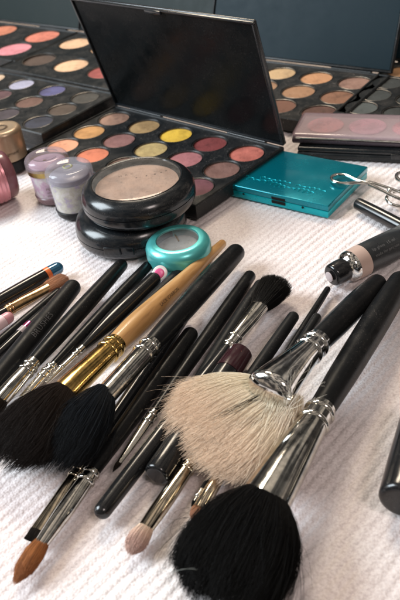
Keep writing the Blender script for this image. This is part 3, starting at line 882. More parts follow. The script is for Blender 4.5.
def jar(kind, px, py, z, R, Ht, label):
    c = W(px, py, z) * [1, 1, 0]
    root = thing('pigment_jar', c, label, 'jar')
    if kind == 'gold':
        mb = MB(); lathe(mb, c, [(.1, R - 1), (.8, R), (8, R), (8.6, R - .6)], 56); mb.build('base', M['satin'], root)
        mb = MB(); lathe(mb, c, [(8.8, R - 1), (9.2, R - .2), (Ht - 4, R - .2)] + arc(Ht - 3.5, R - 3.6, 3.4, 10, 80, 6) + [(Ht - .3, R * .55), (Ht - .6, R * .5), (Ht - .6, 1)], 56); b = mb.build('foil_lid', M['foil'], root)
        mb = MB(); lathe(mb, c, [(Ht - .2, R * .34), (Ht + .05, R * .3), (Ht - .2, R * .24)], 32, False, False); mb.build('lid_mark', M['printblack'], b)
        f = unit((EYE - c) * [1, 1, 0]); e = np.array([-f[1], f[0], 0])
        def wr(Q):
            out = []
            for q in Q:
                x = (q - c) @ e; zz = q[2]; a = x / (R)
                out.append(c * [1, 1, 0] + (R + .05) * (f * math.cos(a) + e * math.sin(a)) + UP * zz)
            return np.array(out)
        glyphs('label_lettering', 'pigment', M['printblack'], b, c + e * -3 + UP * 14.5, e, UP, 3.4, shear=.4, wrap=wr)
    else:
        inner = M['glitterwhite'] if kind == 'white' else M['glitterpink']
        hb = Ht * .72
        mb = MB(); lathe(mb, c, [(.1, R * .8), (.9, R * .86), (4.5, R * .9), (5.0, R * .86)], 56); mb.build('base', M['satin'] if kind == 'white' else plastic('mauve_base', (0.20, 0.12, 0.13, 1), .3), root)
        mb = MB(); lathe(mb, c, [(5.1, R * .84), (hb, R * .90), (hb + .5, R * .5)], 48); mb.build('pigment', inner, root)
        mb = MB(); lathe(mb, c, [(5.0, R * .88), (hb + 1, R * .95), (hb + 1.4, R * .9)], 56, False, False); body = mb.build('glass_body', clear('jar_clear', (0.96, 0.95, 0.97, 1), .05, .84, (0.6, 0.58, 0.62, 1)), root)
        if kind == 'pink':
            mb = MB(); lathe(mb, c, [(hb - 1.5, R * .965), (hb + 3.5, R * .98)], 56, False, False); mb.build('gold_band', M['olivegold'], root)
        mb = MB(); lathe(mb, c, [(hb + 1.6, R * .94), (hb + 2, R), (Ht - 4, R)] + arc(Ht - 3.6, R - 3.6, 3.6, 5, 85, 8) + [(Ht - .2, R * .6), (Ht - .6, R * .56), (Ht - .7, 1)], 64)
        lid = mb.build('clear_lid', clear('jar_lid_' + kind, (0.93, 0.92, 0.95, 1), .05, .70, (0.42, 0.41, 0.46, 1) if kind == 'white' else (0.46, 0.38, 0.42, 1)), root)
        mb = MB(); lathe(mb, c, [(Ht - 9, R * .8), (Ht - 5.5, R * .84), (Ht - 5, R * .8), (Ht - 4.8, 1)], 48); mb.build('inner_stopper', plastic('stopper_' + kind, (0.23, 0.22, 0.25, 1) if kind == 'white' else (0.40, 0.27, 0.33, 1), .35), root)
        if kind == 'pink':
            for s in (-1, 1):
                mb = MB(); p0 = c + unit(W(50, 150) - W(49, 160)) * s * R * .52 + UP * (Ht - .6)
                rbox(mb, p0 - np.array([1.1, .6, 0]), np.array([1., 0, 0]), np.array([0, 1., 0]), 2.2, 1.3, -.05, .12, .04, 1, uz=UP); mb.build('lid_mark', M['printblack'], lid)
            t = np.linspace(.5, 2.6, 22)
            for k in (0, np.pi):
                mb = MB(); tube(mb, [c + np.array([math.cos(q + k), math.sin(q + k), 0]) * R * .6 + UP * (Ht - .55) for q in t], .2, 6, False); mb.build('lid_lettering_ring', M['engrave'], lid)
            f = unit((EYE - c) * [1, 1, 0]); e = np.array([-f[1], f[0], 0])
            def wr(Q):
                out = []
                for q in Q:
                    a = ((q - c) @ e) / R; rr_ = R * (.905 + .05 * (q[2] - 5) / (hb - 4)) + .25
                    out.append(c + rr_ * (f * math.cos(a) + e * math.sin(a)) + UP * q[2])
                return np.array(out)
            for zz, tx, sz in ((12.3, 'pigment', 2.6), (9.6, 'colour', 2.2), (7.2, 'powder', 2.2)):
                glyphs('label_lettering', tx, M['printblack'], body, c + e * -5.5 + UP * zz, e, UP, sz, wrap=wr)
        else:
            mb = MB(); lathe(mb, c, [(Ht - .5, 3.2), (Ht - .1, 2.6), (Ht - .5, 2.0)], 28, False, False); mb.build('lid_mark', plastic('olive_mark', (0.28, 0.28, 0.16, 1), .4), lid)
jar('gold', 6, 148, 15, 14.2, 31, 'bronze foil pigment jar with a black base at the left edge')
jar('pink', 51, 178, 14, 14.4, 31, 'clear-lidded jar of lavender pink pigment with an olive gold band')
jar('white', 73, 190, 15, 15.0, 32, 'clear-lidded jar of pearly white pigment against the stacked compacts')

def pink_cylinder():
    ax = Axis((5, 174), (-60, 196), 17.3, 17.3)
    root = thing('pink_jar', ax.P(20) * [1, 1, 0], 'ribbed metallic pink jar lying on its side at the left edge', 'jar')
    mb = MB(); Rm = 17
    turned(mb, ax, [(3.2, Rm, Rm), (36, Rm, Rm)], 'flat', 'soft', 56, False, [(t_, .35, 1.2) for t_ in (6, 9, 12, 15, 18)])
    mb.build('cap', M['pinkmetal'], root)
    mb = MB(); turned(mb, ax, [(0, Rm - .8, Rm - .8), (2.9, Rm - .4, Rm - .4)], 'soft', 'flat', 56, False); mb.build('rim', plastic('dark_rose_plastic', (0.16, 0.06, 0.07, 1), .25), root)
pink_cylinder()

# ------------------------------------------------------------------ brushes and pencils
CRIMP = [(.0, .55, 1.0), (2.4, .55, 1.0)]

def brush(label, A, B, za, zb, parts, name='makeup_brush', cat='makeup brush', group=None):
    """parts: list of dicts(kind, prof/px...) along axis A->B"""
    ax = Axis(A, B, za, zb)
    base = (ax.A + ax.B) / 2 * [1, 1, 0]
    root = thing(name, base, label, cat, group)
    made = {}
    for p in parts:
        k = p['k']; pr = ax.prof(p['p']) if 'p' in p else None
        mb = MB()
        if k == 'hair':
            t0 = ax.at(*p['from']); t1 = ax.at(*p['to']); sg = 1 if t1 > t0 else -1
            L = abs(t1 - t0); d = ax.d * sg
            d = unit(d + UP * p.get('tilt', 0)); side = ax.side; n = np.cross(side, d); n = n if n[2] > 0 else -n
            prof = [(q[0], ax.mm(t0 + sg * L * q[0], q[1]), ax.mm(t0 + sg * L * q[0], q[1]) * q[2]) for q in p['shape']]
            bristles(mb, ax.P(t0) - d * 2, d, side, n, L + 2, prof, p['n'], p.get('r', .1), p.get('dome', .25), p.get('seg', 7), p.get('jit', .05),
                     p.get('sag', 0), p.get('stray', .03), p.get('cut'), p.get('core', .84), p.get('bend', 0), p.get('clump', 0), p.get('lenj', .08), p.get('ragged', 0))
            o = mb.build('bristles', p['m'], root, sharp=False)
        else:
            beads = []
            for (x, y, amt, wd) in p.get('beads', ()):
                beads.append((ax.at(x, y), amt, wd))
            turned(mb, ax, pr, p.get('c0', 'flat'), p.get('c1', 'flat'), 44, True, beads)
            par = made.get(p.get('on'), root)
            o = mb.build(k, p['m'], par)
        made[k] = o
        if 'lab' in p: o['label'] = p['lab']
    return ax, root, made

# profile order is sorted along A->B, so c0 is the end near A
mk = brush
# left edge group --------------------------------------------------
mk('black handle with a blue glassy tip and orange band, at the upper left', (58, 268), (-40, 324), 5, 5, [
    dict(k='handle', p=[(45, 275.5, 6.9), (20, 290, 7.4), (-40, 324, 7.4)], m=M['lacquer'], c1='round'),
    dict(k='orange_band', p=[(49.2, 273, 7.0), (45.2, 275.4, 7.0)], m=M['orange']),
    dict(k='blue_tip', p=[(57, 268.5, 6.6), (49.4, 272.8, 7.0)], m=M['bluetip'], c0='round')])
mk('small flat tan-bristled brush with copper gold ferrule at the left edge', (67, 276), (-40, 338), 6, 6, [
    dict(k='hair', m=H['tan'], **{'from': (47, 287.5), 'to': (67, 276)}, shape=[(0, 7, .55), (.4, 8.6, .5), (.8, 8.8, .45), (1, 8, .35)], n=1400, r=.07, dome=.12, jit=.06),
    dict(k='ferrule', m=M['copper'], p=[(48, 287, 7.2, .6), (36, 294, 6.8, .7), (22, 302, 6.2, .9), (6, 311.5, 5.6, 1)], beads=[(9, 309.7, .35, .7), (12, 308, .35, .7)]),
    dict(k='handle', m=M['lacquer'], p=[(6, 311.5, 5.2), (-10, 320.6, 6.5), (-40, 338, 5)], c1='round')])
mk('pinkish white pencil end with a rose ring, at the left edge', (9, 317), (-35, 347), 5.5, 4.5, [
    dict(k='barrel', m=M['pinkwhite'], p=[(4, 320.4, 6.4), (-35, 347, 6.4)], c1='flat'),
    dict(k='end_cap', m=plastic('rose_cap', (0.62, 0.30, 0.33, 1), .3), p=[(8, 317.7, 6.0), (4.2, 320.3, 6.3)], c0='round')],
   name='cosmetic_pencil', cat='pencil')
mk('slim plain black handle just left of the thick lettered handle', (61, 290), (-40, 376), 4.5, 4, [
    dict(k='handle', m=M['satin'], p=[(58, 292.5, 4.6), (20, 325, 5.4), (-40, 376, 5.6)], c0='round', c1='round')])
mk('black pencil with a magenta foil band, half under the thick lettered handle', (48, 308), (-40, 391), 4, 4, [
    dict(k='barrel', m=M['lacquer'], p=[(20, 334.4, 5.4), (-40, 391, 5.8)], c1='round'),
    dict(k='foil_band', m=M['pinkglint'], p=[(30, 325, 5.5), (25, 329.7, 5.5)]),
    dict(k='grey_band', m=plastic('grey_beige_band', (0.30, 0.25, 0.25, 1), .35), p=[(25, 329.7, 5.6), (20, 334.4, 5.6)]),
    dict(k='cap', m=M['satin'], p=[(46, 310, 4.8), (30.2, 324.8, 5.3)], c0='round')], name='cosmetic_pencil', cat='pencil')
ax, rt, md = mk('thick matte black brush handle with grey lettering, at the left', (77, 282), (-30, 412), 9, 9, [
    dict(k='handle', m=M['matte'], p=[(72, 288, 8.6), (50, 315, 9.8), (20, 351, 10.2), (-30, 412, 9.5)], c0='round', c1='round')])
def on_axis_text(ax, root, name, text, mat, px0, px1, hw, size, up_amt=.75, off=0.0, space=1.0, shear=0, hw1=None):
    t0, t1 = ax.at(*px0), ax.at(*px1)
    d = ax.d if t1 > t0 else -ax.d
    r = ax.mm(t0, hw); r1 = ax.mm(t1, hw1 or hw)
    f = unit((EYE - ax.P(t0)) - ax.d * ((EYE - ax.P(t0)) @ ax.d))
    e = np.cross(f, d)
    o = ax.P(t0) + f * r
    c0 = ax.P(t0)
    def wr(Q):
        out = []
        for q in Q:
            x = (q - c0) @ d; y = (q - c0) @ e + off
            rr_ = r + (r1 - r) * x / abs(t1 - t0)
            a = y / rr_
            out.append(c0 + d * x + (rr_ + .1) * (f * math.cos(a) + e * math.sin(a)))
        return np.array(out)
    return glyphs(name, text, mat, root, o - e * size * .35, d, e, size, space=space, shear=shear, wrap=wr)
on_axis_text(ax, md['handle'], 'printed_lettering', 'BRUSHES', plastic('grey_print', (0.05, 0.05, 0.052, 1), .6), (30, 342), (60, 303), 10.6, 4.2, space=1.1, hw1=9.9)
mk('black brush handle with silver ferrule, second thick one from the left', (124.5, 261.5), (-22, 424), 6, 10, [
    dict(k='handle', m=M['satin'], p=[(121, 265.4, 6.6), (95, 294, 8.2), (60, 333, 8.6), (34, 362, 7.2)], c0='round'),
    dict(k='ferrule', m=M['silver'], p=[(34, 362, 7.2), (27, 370, 7.6), (14, 384, 8.6), (-2, 402, 9.4, .9)], beads=[(30, 366.5, .6, 1.0), (25.5, 371.4, .6, 1.0)]),
    dict(k='hair', m=H['brown'], **{'from': (-2, 402), 'to': (-30, 433)}, shape=[(0, 9, .85), (.5, 14, .8), (1, 10, .6)], n=1500, r=.1)])
mk('slim black brush handle ending under the black compacts, with a beaded silver ring', (150, 263.5), (22, 398), 4.5, 6, [
    dict(k='handle', m=M['satin'], p=[(147, 266.6, 5.2), (120, 295, 6.2), (80, 337, 5.6), (54, 364.4, 4.2)], c0='round'),
    dict(k='ferrule', m=M['silver'], p=[(54, 364.4, 4.2), (46, 373, 5.0), (22, 398, 4.4, .6)], beads=[(51, 367.5, .6, .9), (46.5, 372.3, .6, .9), (42, 377, .5, .8)])])
ax8, rt, md = mk('black brush handle with a pink and white heart on its round end', (160, 273.5), (46, 383), 6, 6, [
    dict(k='handle', m=M['lacquer'], p=[(154, 279.2, 7.4), (120, 312, 8.4), (96, 335, 6), (83, 347.5, 3.6)], c0='round'),
    dict(k='ferrule', m=M['silver'], p=[(83, 347.5, 3.6), (72, 358, 3.2), (60, 369.5, 3.0), (46, 383, 2.2, .7)], beads=[(79, 351.4, .4, .8), (75, 355.2, .4, .8), (62, 367.7, .4, .8)])])
def heart_end():
    c = ax8.P(ax8.at(158.5, 275)); r = ax8.mm(0, 7.2)
    f = unit(EYE - c + UP * 40); 
    e = unit(np.cross(UP, f)); g = np.cross(f, e)
    o = c + f * (r + .12)
    dd = unit(-ax8.d - f * (-ax8.d @ f)); ss = np.cross(f, dd)
    for nm, mat, k, l in (('white_drop', M['white'], 1.0, 0.0), ('pink_drop', M['pink'], .68, .22)):
        mb = MB(); t = np.linspace(0, 2 * np.pi, 40, endpoint=False)
        x = np.cos(t); y = np.sin(t) * (0.62 + .38 * (x + 1) / 2)
        R = []
        for q, hgt in ((1, -1.6), (1, 0), (.9, .22), (.4, .3)):
            R.append(o + (x * 5.2 * k * q)[:, None] * dd + (y * 4.6 * k * q)[:, None] * ss + f * (hgt + l))
        rings_mesh(mb, R, False, True); mb.build(nm, mat, md['handle'])
heart_end()
mk('dark plain handle with rounded end between the heart-tipped and the wooden handle', (183, 270), (100, 352), 5, 5, [
    dict(k='handle', m=M['matte'], p=[(179, 274, 6.2), (150, 302.6, 7.2), (100, 352, 6)], c0='round', c1='round')])
# second layer ------------------------------------------------------
axw, rt, md = mk('wooden-handled brush with gold ferrule and wide dark brown bristles', (224, 242), (61, 396), 5, 18, [
    dict(k='handle', m=M['wood'], p=[(222, 244, 4.4), (190, 273.5, 7.4), (160, 302.5, 10.4), (135, 326, 12), (116, 344, 10.6)], c0='round'),
    dict(k='ferrule', m=M['gold'], p=[(117, 343, 10.8), (108, 351.6, 11.4), (90, 368.6, 12.6), (75, 382.8, 13.6), (61, 396, 14.5, .9)], beads=[(113.5, 346.4, .7, 1.1), (108, 351.6, .7, 1.1)]),
])
def free_head(root, M0px, M0z, tip_px, tipz, mat, w0, shape, n, **k):
    """bristle head whose axis bends away from the ferrule"""
    m0 = W(*M0px, M0z); m1 = W(*tip_px, tipz)
    d = unit(m1 - m0); L = np.linalg.norm(m1 - m0)
    side = unit(np.cross(d, UP)); nn = np.cross(side, d); nn = nn if nn[2] > 0 else -nn
    prof = [(q[0], q[1] * depth(m0 + d * L * q[0]) / FPX, q[1] * q[2] * depth(m0 + d * L * q[0]) / FPX) for q in shape]
    mb = MB(); bristles(mb, m0 - d * 3, d, side, nn, L + 3, prof, n, **k)
    return mb.build('bristles', mat, root, sharp=False)
free_head(rt, (61, 396), 18, (0, 465), 12, H['brown'], 0, [(0, 14, .9), (.15, 25, .7), (.4, 36, .52), (.7, 40, .42), (1, 31, .34)], 6500, r=.11, dome=.22, jitter=.08, clump=.08, stray=.09, lenj=.24, ragged=.1, wigf=.018)
on_axis_text(axw, md['handle'], 'printed_lettering', 'LACK CARBON', M['printblack'], (155, 310.5), (187, 280), 11.2, 2.5, off=-1.1, hw1=8.2, space=1.05)
axb, rt, md = mk('thick black-handled brush with silver ferrule and blue-black bristles, lying along the wooden handle', (241.5, 246.5), (103.5, 397.5), 9, 19, [
    dict(k='handle', m=M['satin'], p=[(234, 251.6, 9.2), (215, 272.4, 10.4), (185, 305.2, 11.0), (160, 332.5, 10.2), (150, 343.5, 9.4)], c0='round'),
    dict(k='ferrule', m=M['silver'], p=[(151, 342.4, 9.8), (142, 352.2, 10.4), (125, 370.8, 10.8), (102, 396, 11.4, .95)], beads=[(147.5, 346.2, .7, 1.1), (141.5, 352.8, .7, 1.1)])])
free_head(rt, (102, 396), 19, (53, 468), 12, H['navy'], 0, [(0, 11, .95), (.15, 19, .75), (.4, 28, .6), (.7, 31, .5), (1, 23, .4)], 6000, r=.11, dome=.25, jitter=.08, clump=.08, stray=.09, lenj=.24, ragged=.1, wigf=.018)
# middle lower layer -----------------------------------------------
mk('black-handled brush with an orange sable tip and silver ferrule, at the lower left', (197, 325), (15, 580), 6.5, 4.5, [
    dict(k='handle', m=M['satin'], p=[(190, 334.8, 8.0), (160, 376.8, 9.4), (120, 433, 8.8), (92, 472, 7.4)], c0='round'),
    dict(k='ferrule', m=M['silver'], p=[(93, 471, 7.6), (85, 482, 8.6), (62, 514, 9.4, .85), (40, 545, 7.6, .75)], beads=[(91, 473.5, .6, 1.0), (85.5, 481.2, .6, 1.0)]),
    dict(k='hair', m=H['sable'], **{'from': (41, 543.5), 'to': (13, 583)}, shape=[(0, 7, .7), (.35, 10.5, .7), (.7, 10, .6), (1, 6, .4)], n=2200, r=.075, dome=.3, jit=.05, sag=1)])
mk('flat angled brush with silver ferrule and short dark brown tip, beside the orange sable brush', (190, 309), (28, 543), 4.5, 4, [
    dict(k='handle', m=M['lacquer'], p=[(186, 315, 5.5), (140, 381, 7.2), (100, 439, 6.6), (80, 468, 5.6)], c0='round'),
    dict(k='ferrule', m=M['bronze'], p=[(81, 466.6, 5.6), (74, 476.6, 6.2), (50, 511, 7.2, .5), (37, 530, 7.6, .36)], beads=[(78.5, 470, .45, .8), (74, 476.6, .45, .8)]),
    dict(k='hair', m=H['brown'], **{'from': (37.5, 529), 'to': (29.5, 541)}, shape=[(0, 7.2, .34), (1, 7.4, .26)], n=900, r=.07, dome=.02, jit=.02, stray=0)])
mk('fluffy black eyeshadow brush head up, long black handle with glossy round end at the bottom', (279, 281), (97, 518), 9, 5.5, [
    dict(k='hair', m=H['black'], **{'from': (260, 305.8), 'to': (281, 278.5)}, shape=[(0, 8.5, .8), (.35, 14, .8), (.7, 16.5, .75), (1, 15, .6)], n=2600, r=.085, dome=.22, jit=.08, stray=.05, clump=.05),
    dict(k='ferrule', m=M['silver'], p=[(261, 304.4, 9.4, .75), (250, 318.8, 9.0, .85), (238, 334.4, 7.6), (227, 348.7, 6.8)], beads=[(235, 338.3, .5, .9), (229.5, 345.5, .5, .9)]),
    dict(k='handle', m=M['lacquer'], p=[(228, 347.4, 6.4), (205, 377.4, 8.0), (165, 429.5, 9.0), (125, 481.6, 9.2), (103, 510.2, 9.0)], c1='round')])
mk('slim black brush with a narrow beaded silver ferrule and brown tip, between longer handles', (253, 271.5), (112, 473), 5, 6, [
    dict(k='handle', m=M['satin'], p=[(249.5, 276.5, 6.2), (225, 311.5, 7.2), (185, 368.7, 6.8), (154, 413, 5.0)], c0='round'),
    dict(k='ferrule', m=M['silver'], p=[(155, 411.5, 5.0), (148, 421.5, 5.4), (135, 440, 4.6, .8), (119, 463, 2.8, .6)], beads=[(152, 416, .5, .8), (147.5, 422.2, .5, .8)]),
    dict(k='hair', m=H['brown'], **{'from': (120, 461.6), 'to': (112.5, 472.5)}, shape=[(0, 2.6, .6), (.5, 2.8, .6), (1, 1, .5)], n=300, r=.06, dome=.3)])
mk('plain black handle right beside the silver ferrule of the fluffy black brush', (263.5, 280), (190, 394), 4.5, 4.5, [
    dict(k='handle', m=M['matte'], p=[(260, 285.4, 6.0), (235, 324.2, 6.8), (190, 394, 6.0)], c0='round', c1='round')])
axl, rt, md = mk('thick glossy black lipstick tube with a plum domed end, under the cream brush', (243, 350), (157, 474), 7, 6.8, [
    dict(k='plum_cap', m=M['plum'], p=[(240, 354.3, 13.2), (227, 373, 14)], c0='dome'),
    dict(k='barrel', m=M['lacquer'], p=[(226.8, 373.3, 13.6), (200, 412, 13.8), (157.5, 473.3, 13.6)], c1='soft')], name='lipstick_tube', cat='lipstick')
on_axis_text(axl, md['plum_cap'], 'printed_lettering', 'IIIII', M['goldprint'], (231, 366), (239, 355), 13.2, 3.6, off=1.5, space=1.2)
mk('small brush with pale pinkish cream tip and silver ferrule, below the cream fan of bristles', (296, 313), (131, 549), 5, 4.2, [
    dict(k='handle', m=M['matte'], p=[(293, 317.3, 6.0), (265, 357.3, 6.8), (220, 421.6, 6.2), (192, 461.6, 6.0)], c0='round'),
    dict(k='ferrule', m=M['bronze'], p=[(193, 460.2, 6.8), (178, 481.7, 8.2), (160, 507.4, 9.0, .9), (143, 531.8, 8.2, .75)], beads=[(190, 464.5, .4, .8), (186.5, 469.5, .4, .8)]),
    dict(k='hair', m=H['cream'], **{'from': (144, 530.4), 'to': (128, 553)}, shape=[(0, 8, .75), (.4, 11, .75), (.75, 11.5, .65), (1, 9, .5)], n=2200, r=.075, dome=.35, jit=.05, sag=1)])
mk('small brush with a warm nickel ferrule running under the black bristles', (319, 314), (188, 527), 4.5, 5, [
    dict(k='handle', m=M['matte'], p=[(316.5, 318, 5.0), (290, 361.2, 5.8), (245, 434.3, 5.4), (224, 468.5, 5.0)], c0='round'),
    dict(k='ferrule', m=M['bronze'], p=[(224.5, 467.6, 5.6), (212, 488, 7.2), (199, 509, 7.2, .8)], beads=[(221, 473.3, .4, .8)]),
    dict(k='hair', m=H['tan'], **{'from': (199.6, 508), 'to': (192, 520.5)}, shape=[(0, 6.5, .7), (.5, 7, .6), (1, 4, .4)], n=900, r=.08)])
mk('thinnest black liner brush, its handle end touching the tube cap', (329, 287), (191, 507), 3.0, 3.6, [
    dict(k='handle', m=M['satin'], p=[(327.5, 289.4, 3.2), (300, 333.2, 4.0), (250, 413, 3.8), (202, 489.4, 2.6)], c0='round'),
    dict(k='ferrule', m=M['silver'], p=[(202, 489.4, 2.7), (194.5, 501.4, 2.0)], beads=[(198, 495.8, .4, .7)]),
    dict(k='hair', m=H['black'], **{'from': (194.8, 500.9), 'to': (191, 507)}, shape=[(0, 2.0, .9), (.5, 2.4, .9), (1, .6, .8)], n=220, r=.06, dome=.3)])
# the two big brushes ----------------------------------------------
axf, rt, md = mk('big cream brush with fanned-out fluffy bristles and a silver flared ferrule', (382, 279), (266, 393), 8.5, 24.5, [
    dict(k='handle', m=M['satin'], p=[(376.5, 284.4, 10.2), (360, 300.6, 12.2), (335, 325.2, 12.8), (318, 341.9, 12.2)], c0='round'),
    dict(k='ferrule', m=M['chrome'], p=[(319, 340.9, 12.8), (308, 351.7, 14), (292, 367.4, 18.5, .95), (279, 380.2, 22.5, .88), (270, 389, 25.5, .8)], c1='dome', beads=[(315, 344.8, .8, 1.2), (308.5, 351.2, .8, 1.2)])])
free_head(rt, (271, 394), 12.5, (181, 451), 11.5, H['beige'], 0, [(0, 25, .4), (.14, 42, .38), (.3, 57, .34), (.55, 69, .30), (.8, 73, .27), (1, 67, .22)], 19000, r=.105, cut=lambda u, v: 1 - .2 * np.abs(u) ** 3, dome=.26, jitter=.11, clump=.13, seg=9, stray=.02, sag=1.5, lenj=.2, ragged=.08, wigf=.022)
# side lobe of hairs curling past the ferrule mouth
mb = MB()
m0 = W(283, 398, 19); cnt = 2600
pa = rng.uniform(0, 1, cnt)
st = W(278, 396, 17)[None] + (W(297, 402, 17) - W(278, 396, 17))[None] * pa[:, None] + rng.normal(0, 1.6, (cnt, 3))
en = W(246, 470, 8)[None] + (W(286, 428, 12) - W(246, 470, 8))[None] * pa[:, None] + rng.normal(0, 2.6, (cnt, 3))
tq = np.linspace(0, 1, 7)
bul = (W(300, 412, 18) - W(280, 432, 15))
Pp = st[:, None] * (1 - tq)[None, :, None] + en[:, None] * tq[None, :, None] + bul * (.55 * (np.sin(np.pi * tq) * .55))[None, :, None] * (pa[:, None, None] ** .6) + UP * (2.2 * np.sin(np.pi * tq))[None, :, None]
Pp[..., 2] = np.maximum(Pp[..., 2], .5)
fibers(mb, None, Pp, .1, .035)
ll = mb.build('bristles', H['beige'], rt, sharp=False); ll['label'] = 'side tuft of cream bristles curling past the ferrule'
# black hairs laid in as the shadow line between cream layers
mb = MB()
def curvehairs(mb, a, b, n, sp0, sp1, lift, r, bow=0, seg=7, z0=0):
    tq = np.linspace(0, 1, seg)
    A_ = a + rng.normal(0, 1, (n, 3)) * sp0; B_ = b + rng.normal(0, 1, (n, 3)) * sp1
    bw = rng.normal(0, bow, (n, 3)) if bow else np.zeros((n, 3))
    P_ = A_[:, None] * (1 - tq)[None, :, None] + B_[:, None] * tq[None, :, None] + (np.sin(np.pi * tq) )[None, :, None] * (bw[:, None] + UP * lift)
    fibers(mb, None, P_, r, r * .4)
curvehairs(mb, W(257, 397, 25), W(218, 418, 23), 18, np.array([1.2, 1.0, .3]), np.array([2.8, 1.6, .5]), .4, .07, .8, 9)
dk = mb.build('shadow_line_hairs', H['black'], rt, sharp=False)
mb = MB()
for (x, y), (x2, y2), k in (((286, 403), (285, 354), 2), ((288, 403), (300, 368), 5), ((289, 404), (314, 362), 4), ((290, 405), (326, 378), 4), ((291, 406), (318, 392), 4), ((286, 404), (275, 368), 2)):
    curvehairs(mb, W(x, y, 24), W(x2, y2, 28), k, np.array([1.0, 1.0, .5]), np.array([2.4, 2.4, .8]), 2.2, .05, 2.0, 10)
mb.build('stray_hairs', H['white'], rt, sharp=False)
axk, rt, md = mk('biggest brush with a wide mass of black bristles and silver ferrule, at the bottom', (404, 276), (263, 504), 9, 17, [
    dict(k='handle', m=M['satin'], p=[(400, 282.5, 11.5), (382, 311.6, 14.0), (350, 363.3, 14.6), (321.5, 409.4, 13.2)], c0='round'),
    dict(k='ferrule', m=M['silver'], p=[(322.5, 407.8, 13.8), (314, 421.5, 15.2), (292, 457, 20.5), (263, 504, 26.5, .85)], beads=[(319.5, 412.6, .8, 1.2), (313, 423.2, .8, 1.2)])])
free_head(rt, (262, 505), 16.5, (211, 606), 13, H['black'], 0, [(0, 25.5, .85), (.12, 39, .7), (.3, 52, .58), (.55, 59, .48), (.8, 58, .42), (1, 48, .34)], 16000, r=.1, dome=.24, jitter=.075, clump=.08, seg=8, stray=.07, ragged=.1, lenj=.22, wigf=.016)
mb = MB()
curvehairs(mb, W(288, 535, 6), W(304, 572, 2), 14, np.array([1.5, 3, 1]), np.array([2.5, 5, .6]), 1, .06, 1.5)
mb.build('stray_hairs', H['black'], rt, sharp=False); mb = MB()
curvehairs(mb, W(188, 520, 8), W(174, 528, 4), 12, np.array([2, 2, 1]), np.array([1.5, 4, .6]), 1, .06, 1.0)
mb.build('stray_hairs', H['black'], rt, sharp=False)
mb = MB(); curvehairs(mb, W(172, 573, 26), W(196, 570, 29), 2, np.array([.3, .3, .1]), np.array([.3, .6, .1]), .6, .1, .3)
mb.build('grey_hair', H['greyhair'], rt, sharp=False)

# ------------------------------------------------------------------ right side: pencil, tube, cap, curler
mk('plain black cosmetic pencil or wand lying at the right beside the eyelash curler', (355, 202), (450, 252), 4.6, 4.6, [
    dict(k='barrel', m=M['lacquer'], p=[(358.5, 204, 6.2), (380, 215.2, 7.0), (450, 252, 7.6)], c0='soft', c1='flat')], name='cosmetic_pencil', cat='pencil')
mk('wide glossy black cylindrical case lying at the right edge, lower half', (401, 503), (424, 415), 10, 10, [
    dict(k='case_body', m=M['lacquer'], p=[(402.2, 498.5, 23.5), (412, 461, 23.0), (424, 415, 21.5)], c0='soft', c1='soft')], name='lipstick_case', cat='lipstick')
def cosmetic_tube():
    ax = Axis((333, 275), (425, 228), 7.5, 7.5)
    root = thing('cosmetic_tube', ax.P(30) * [1, 1, 0], 'black squeeze tube with black screw cap, silver shoulder and beige band', 'tube')
    def part(nm, mat, lst, c0='flat', c1='flat', beads=()):
        mb = MB(); turned(mb, ax, ax.prof(lst), c0, c1, 48, True, beads); return mb.build(nm, mat, root)
    cap = part('cap', M['lacquer'], [(333.5, 274.8, 11.6), (340, 271.4, 12.2), (344.5, 269.1, 11.8)], 'soft')
    mb = MB()
    t0 = ax.at(333, 275) - .2
    a = ax.P(ax.at(332.6, 275.2) - 2.0)
    lathe(mb, a + ax.d * -.2, [(0, 2.7), (.25, 2.7), (.5, 2.3)], 32, axis=-ax.d); mb.build('cap_disc', plastic('pinkish_grey_disc', (0.45, 0.38, 0.38, 1), .35), cap)
    part('shoulder', M['chrome'], [(343.6, 269.6, 9.5), (346, 268.4, 13.5), (348.5, 267, 15.6), (351.5, 265.6, 16)])
    part('band', M['beigeband'], [(351.5, 265.5, 16.1), (362, 260.2, 16.3)])
    body = part('body', plastic('black_tube_plastic', (0.014, 0.016, 0.018, 1), .35, .5, 0, .08, dust=.3, bump=.2), [(362, 260.2, 16.0), (375, 253.5, 16.6, .92), (390, 246, 18, .7), (410, 235.7, 20.5, .35), (425, 228, 22, .12)])
    on_axis_text(ax, body, 'printed_lettering', 'lip gloss  15 ml', M['print'], (366, 258.2), (395, 243.4), 16.2, 2.3, off=2.2, space=1.1)
    on_axis_text(ax, body, 'printed_lettering', 'made for pro use', M['print'], (366, 258.2), (395, 243.4), 16.2, 2.1, off=-1.2, space=1.1)
cosmetic_tube()

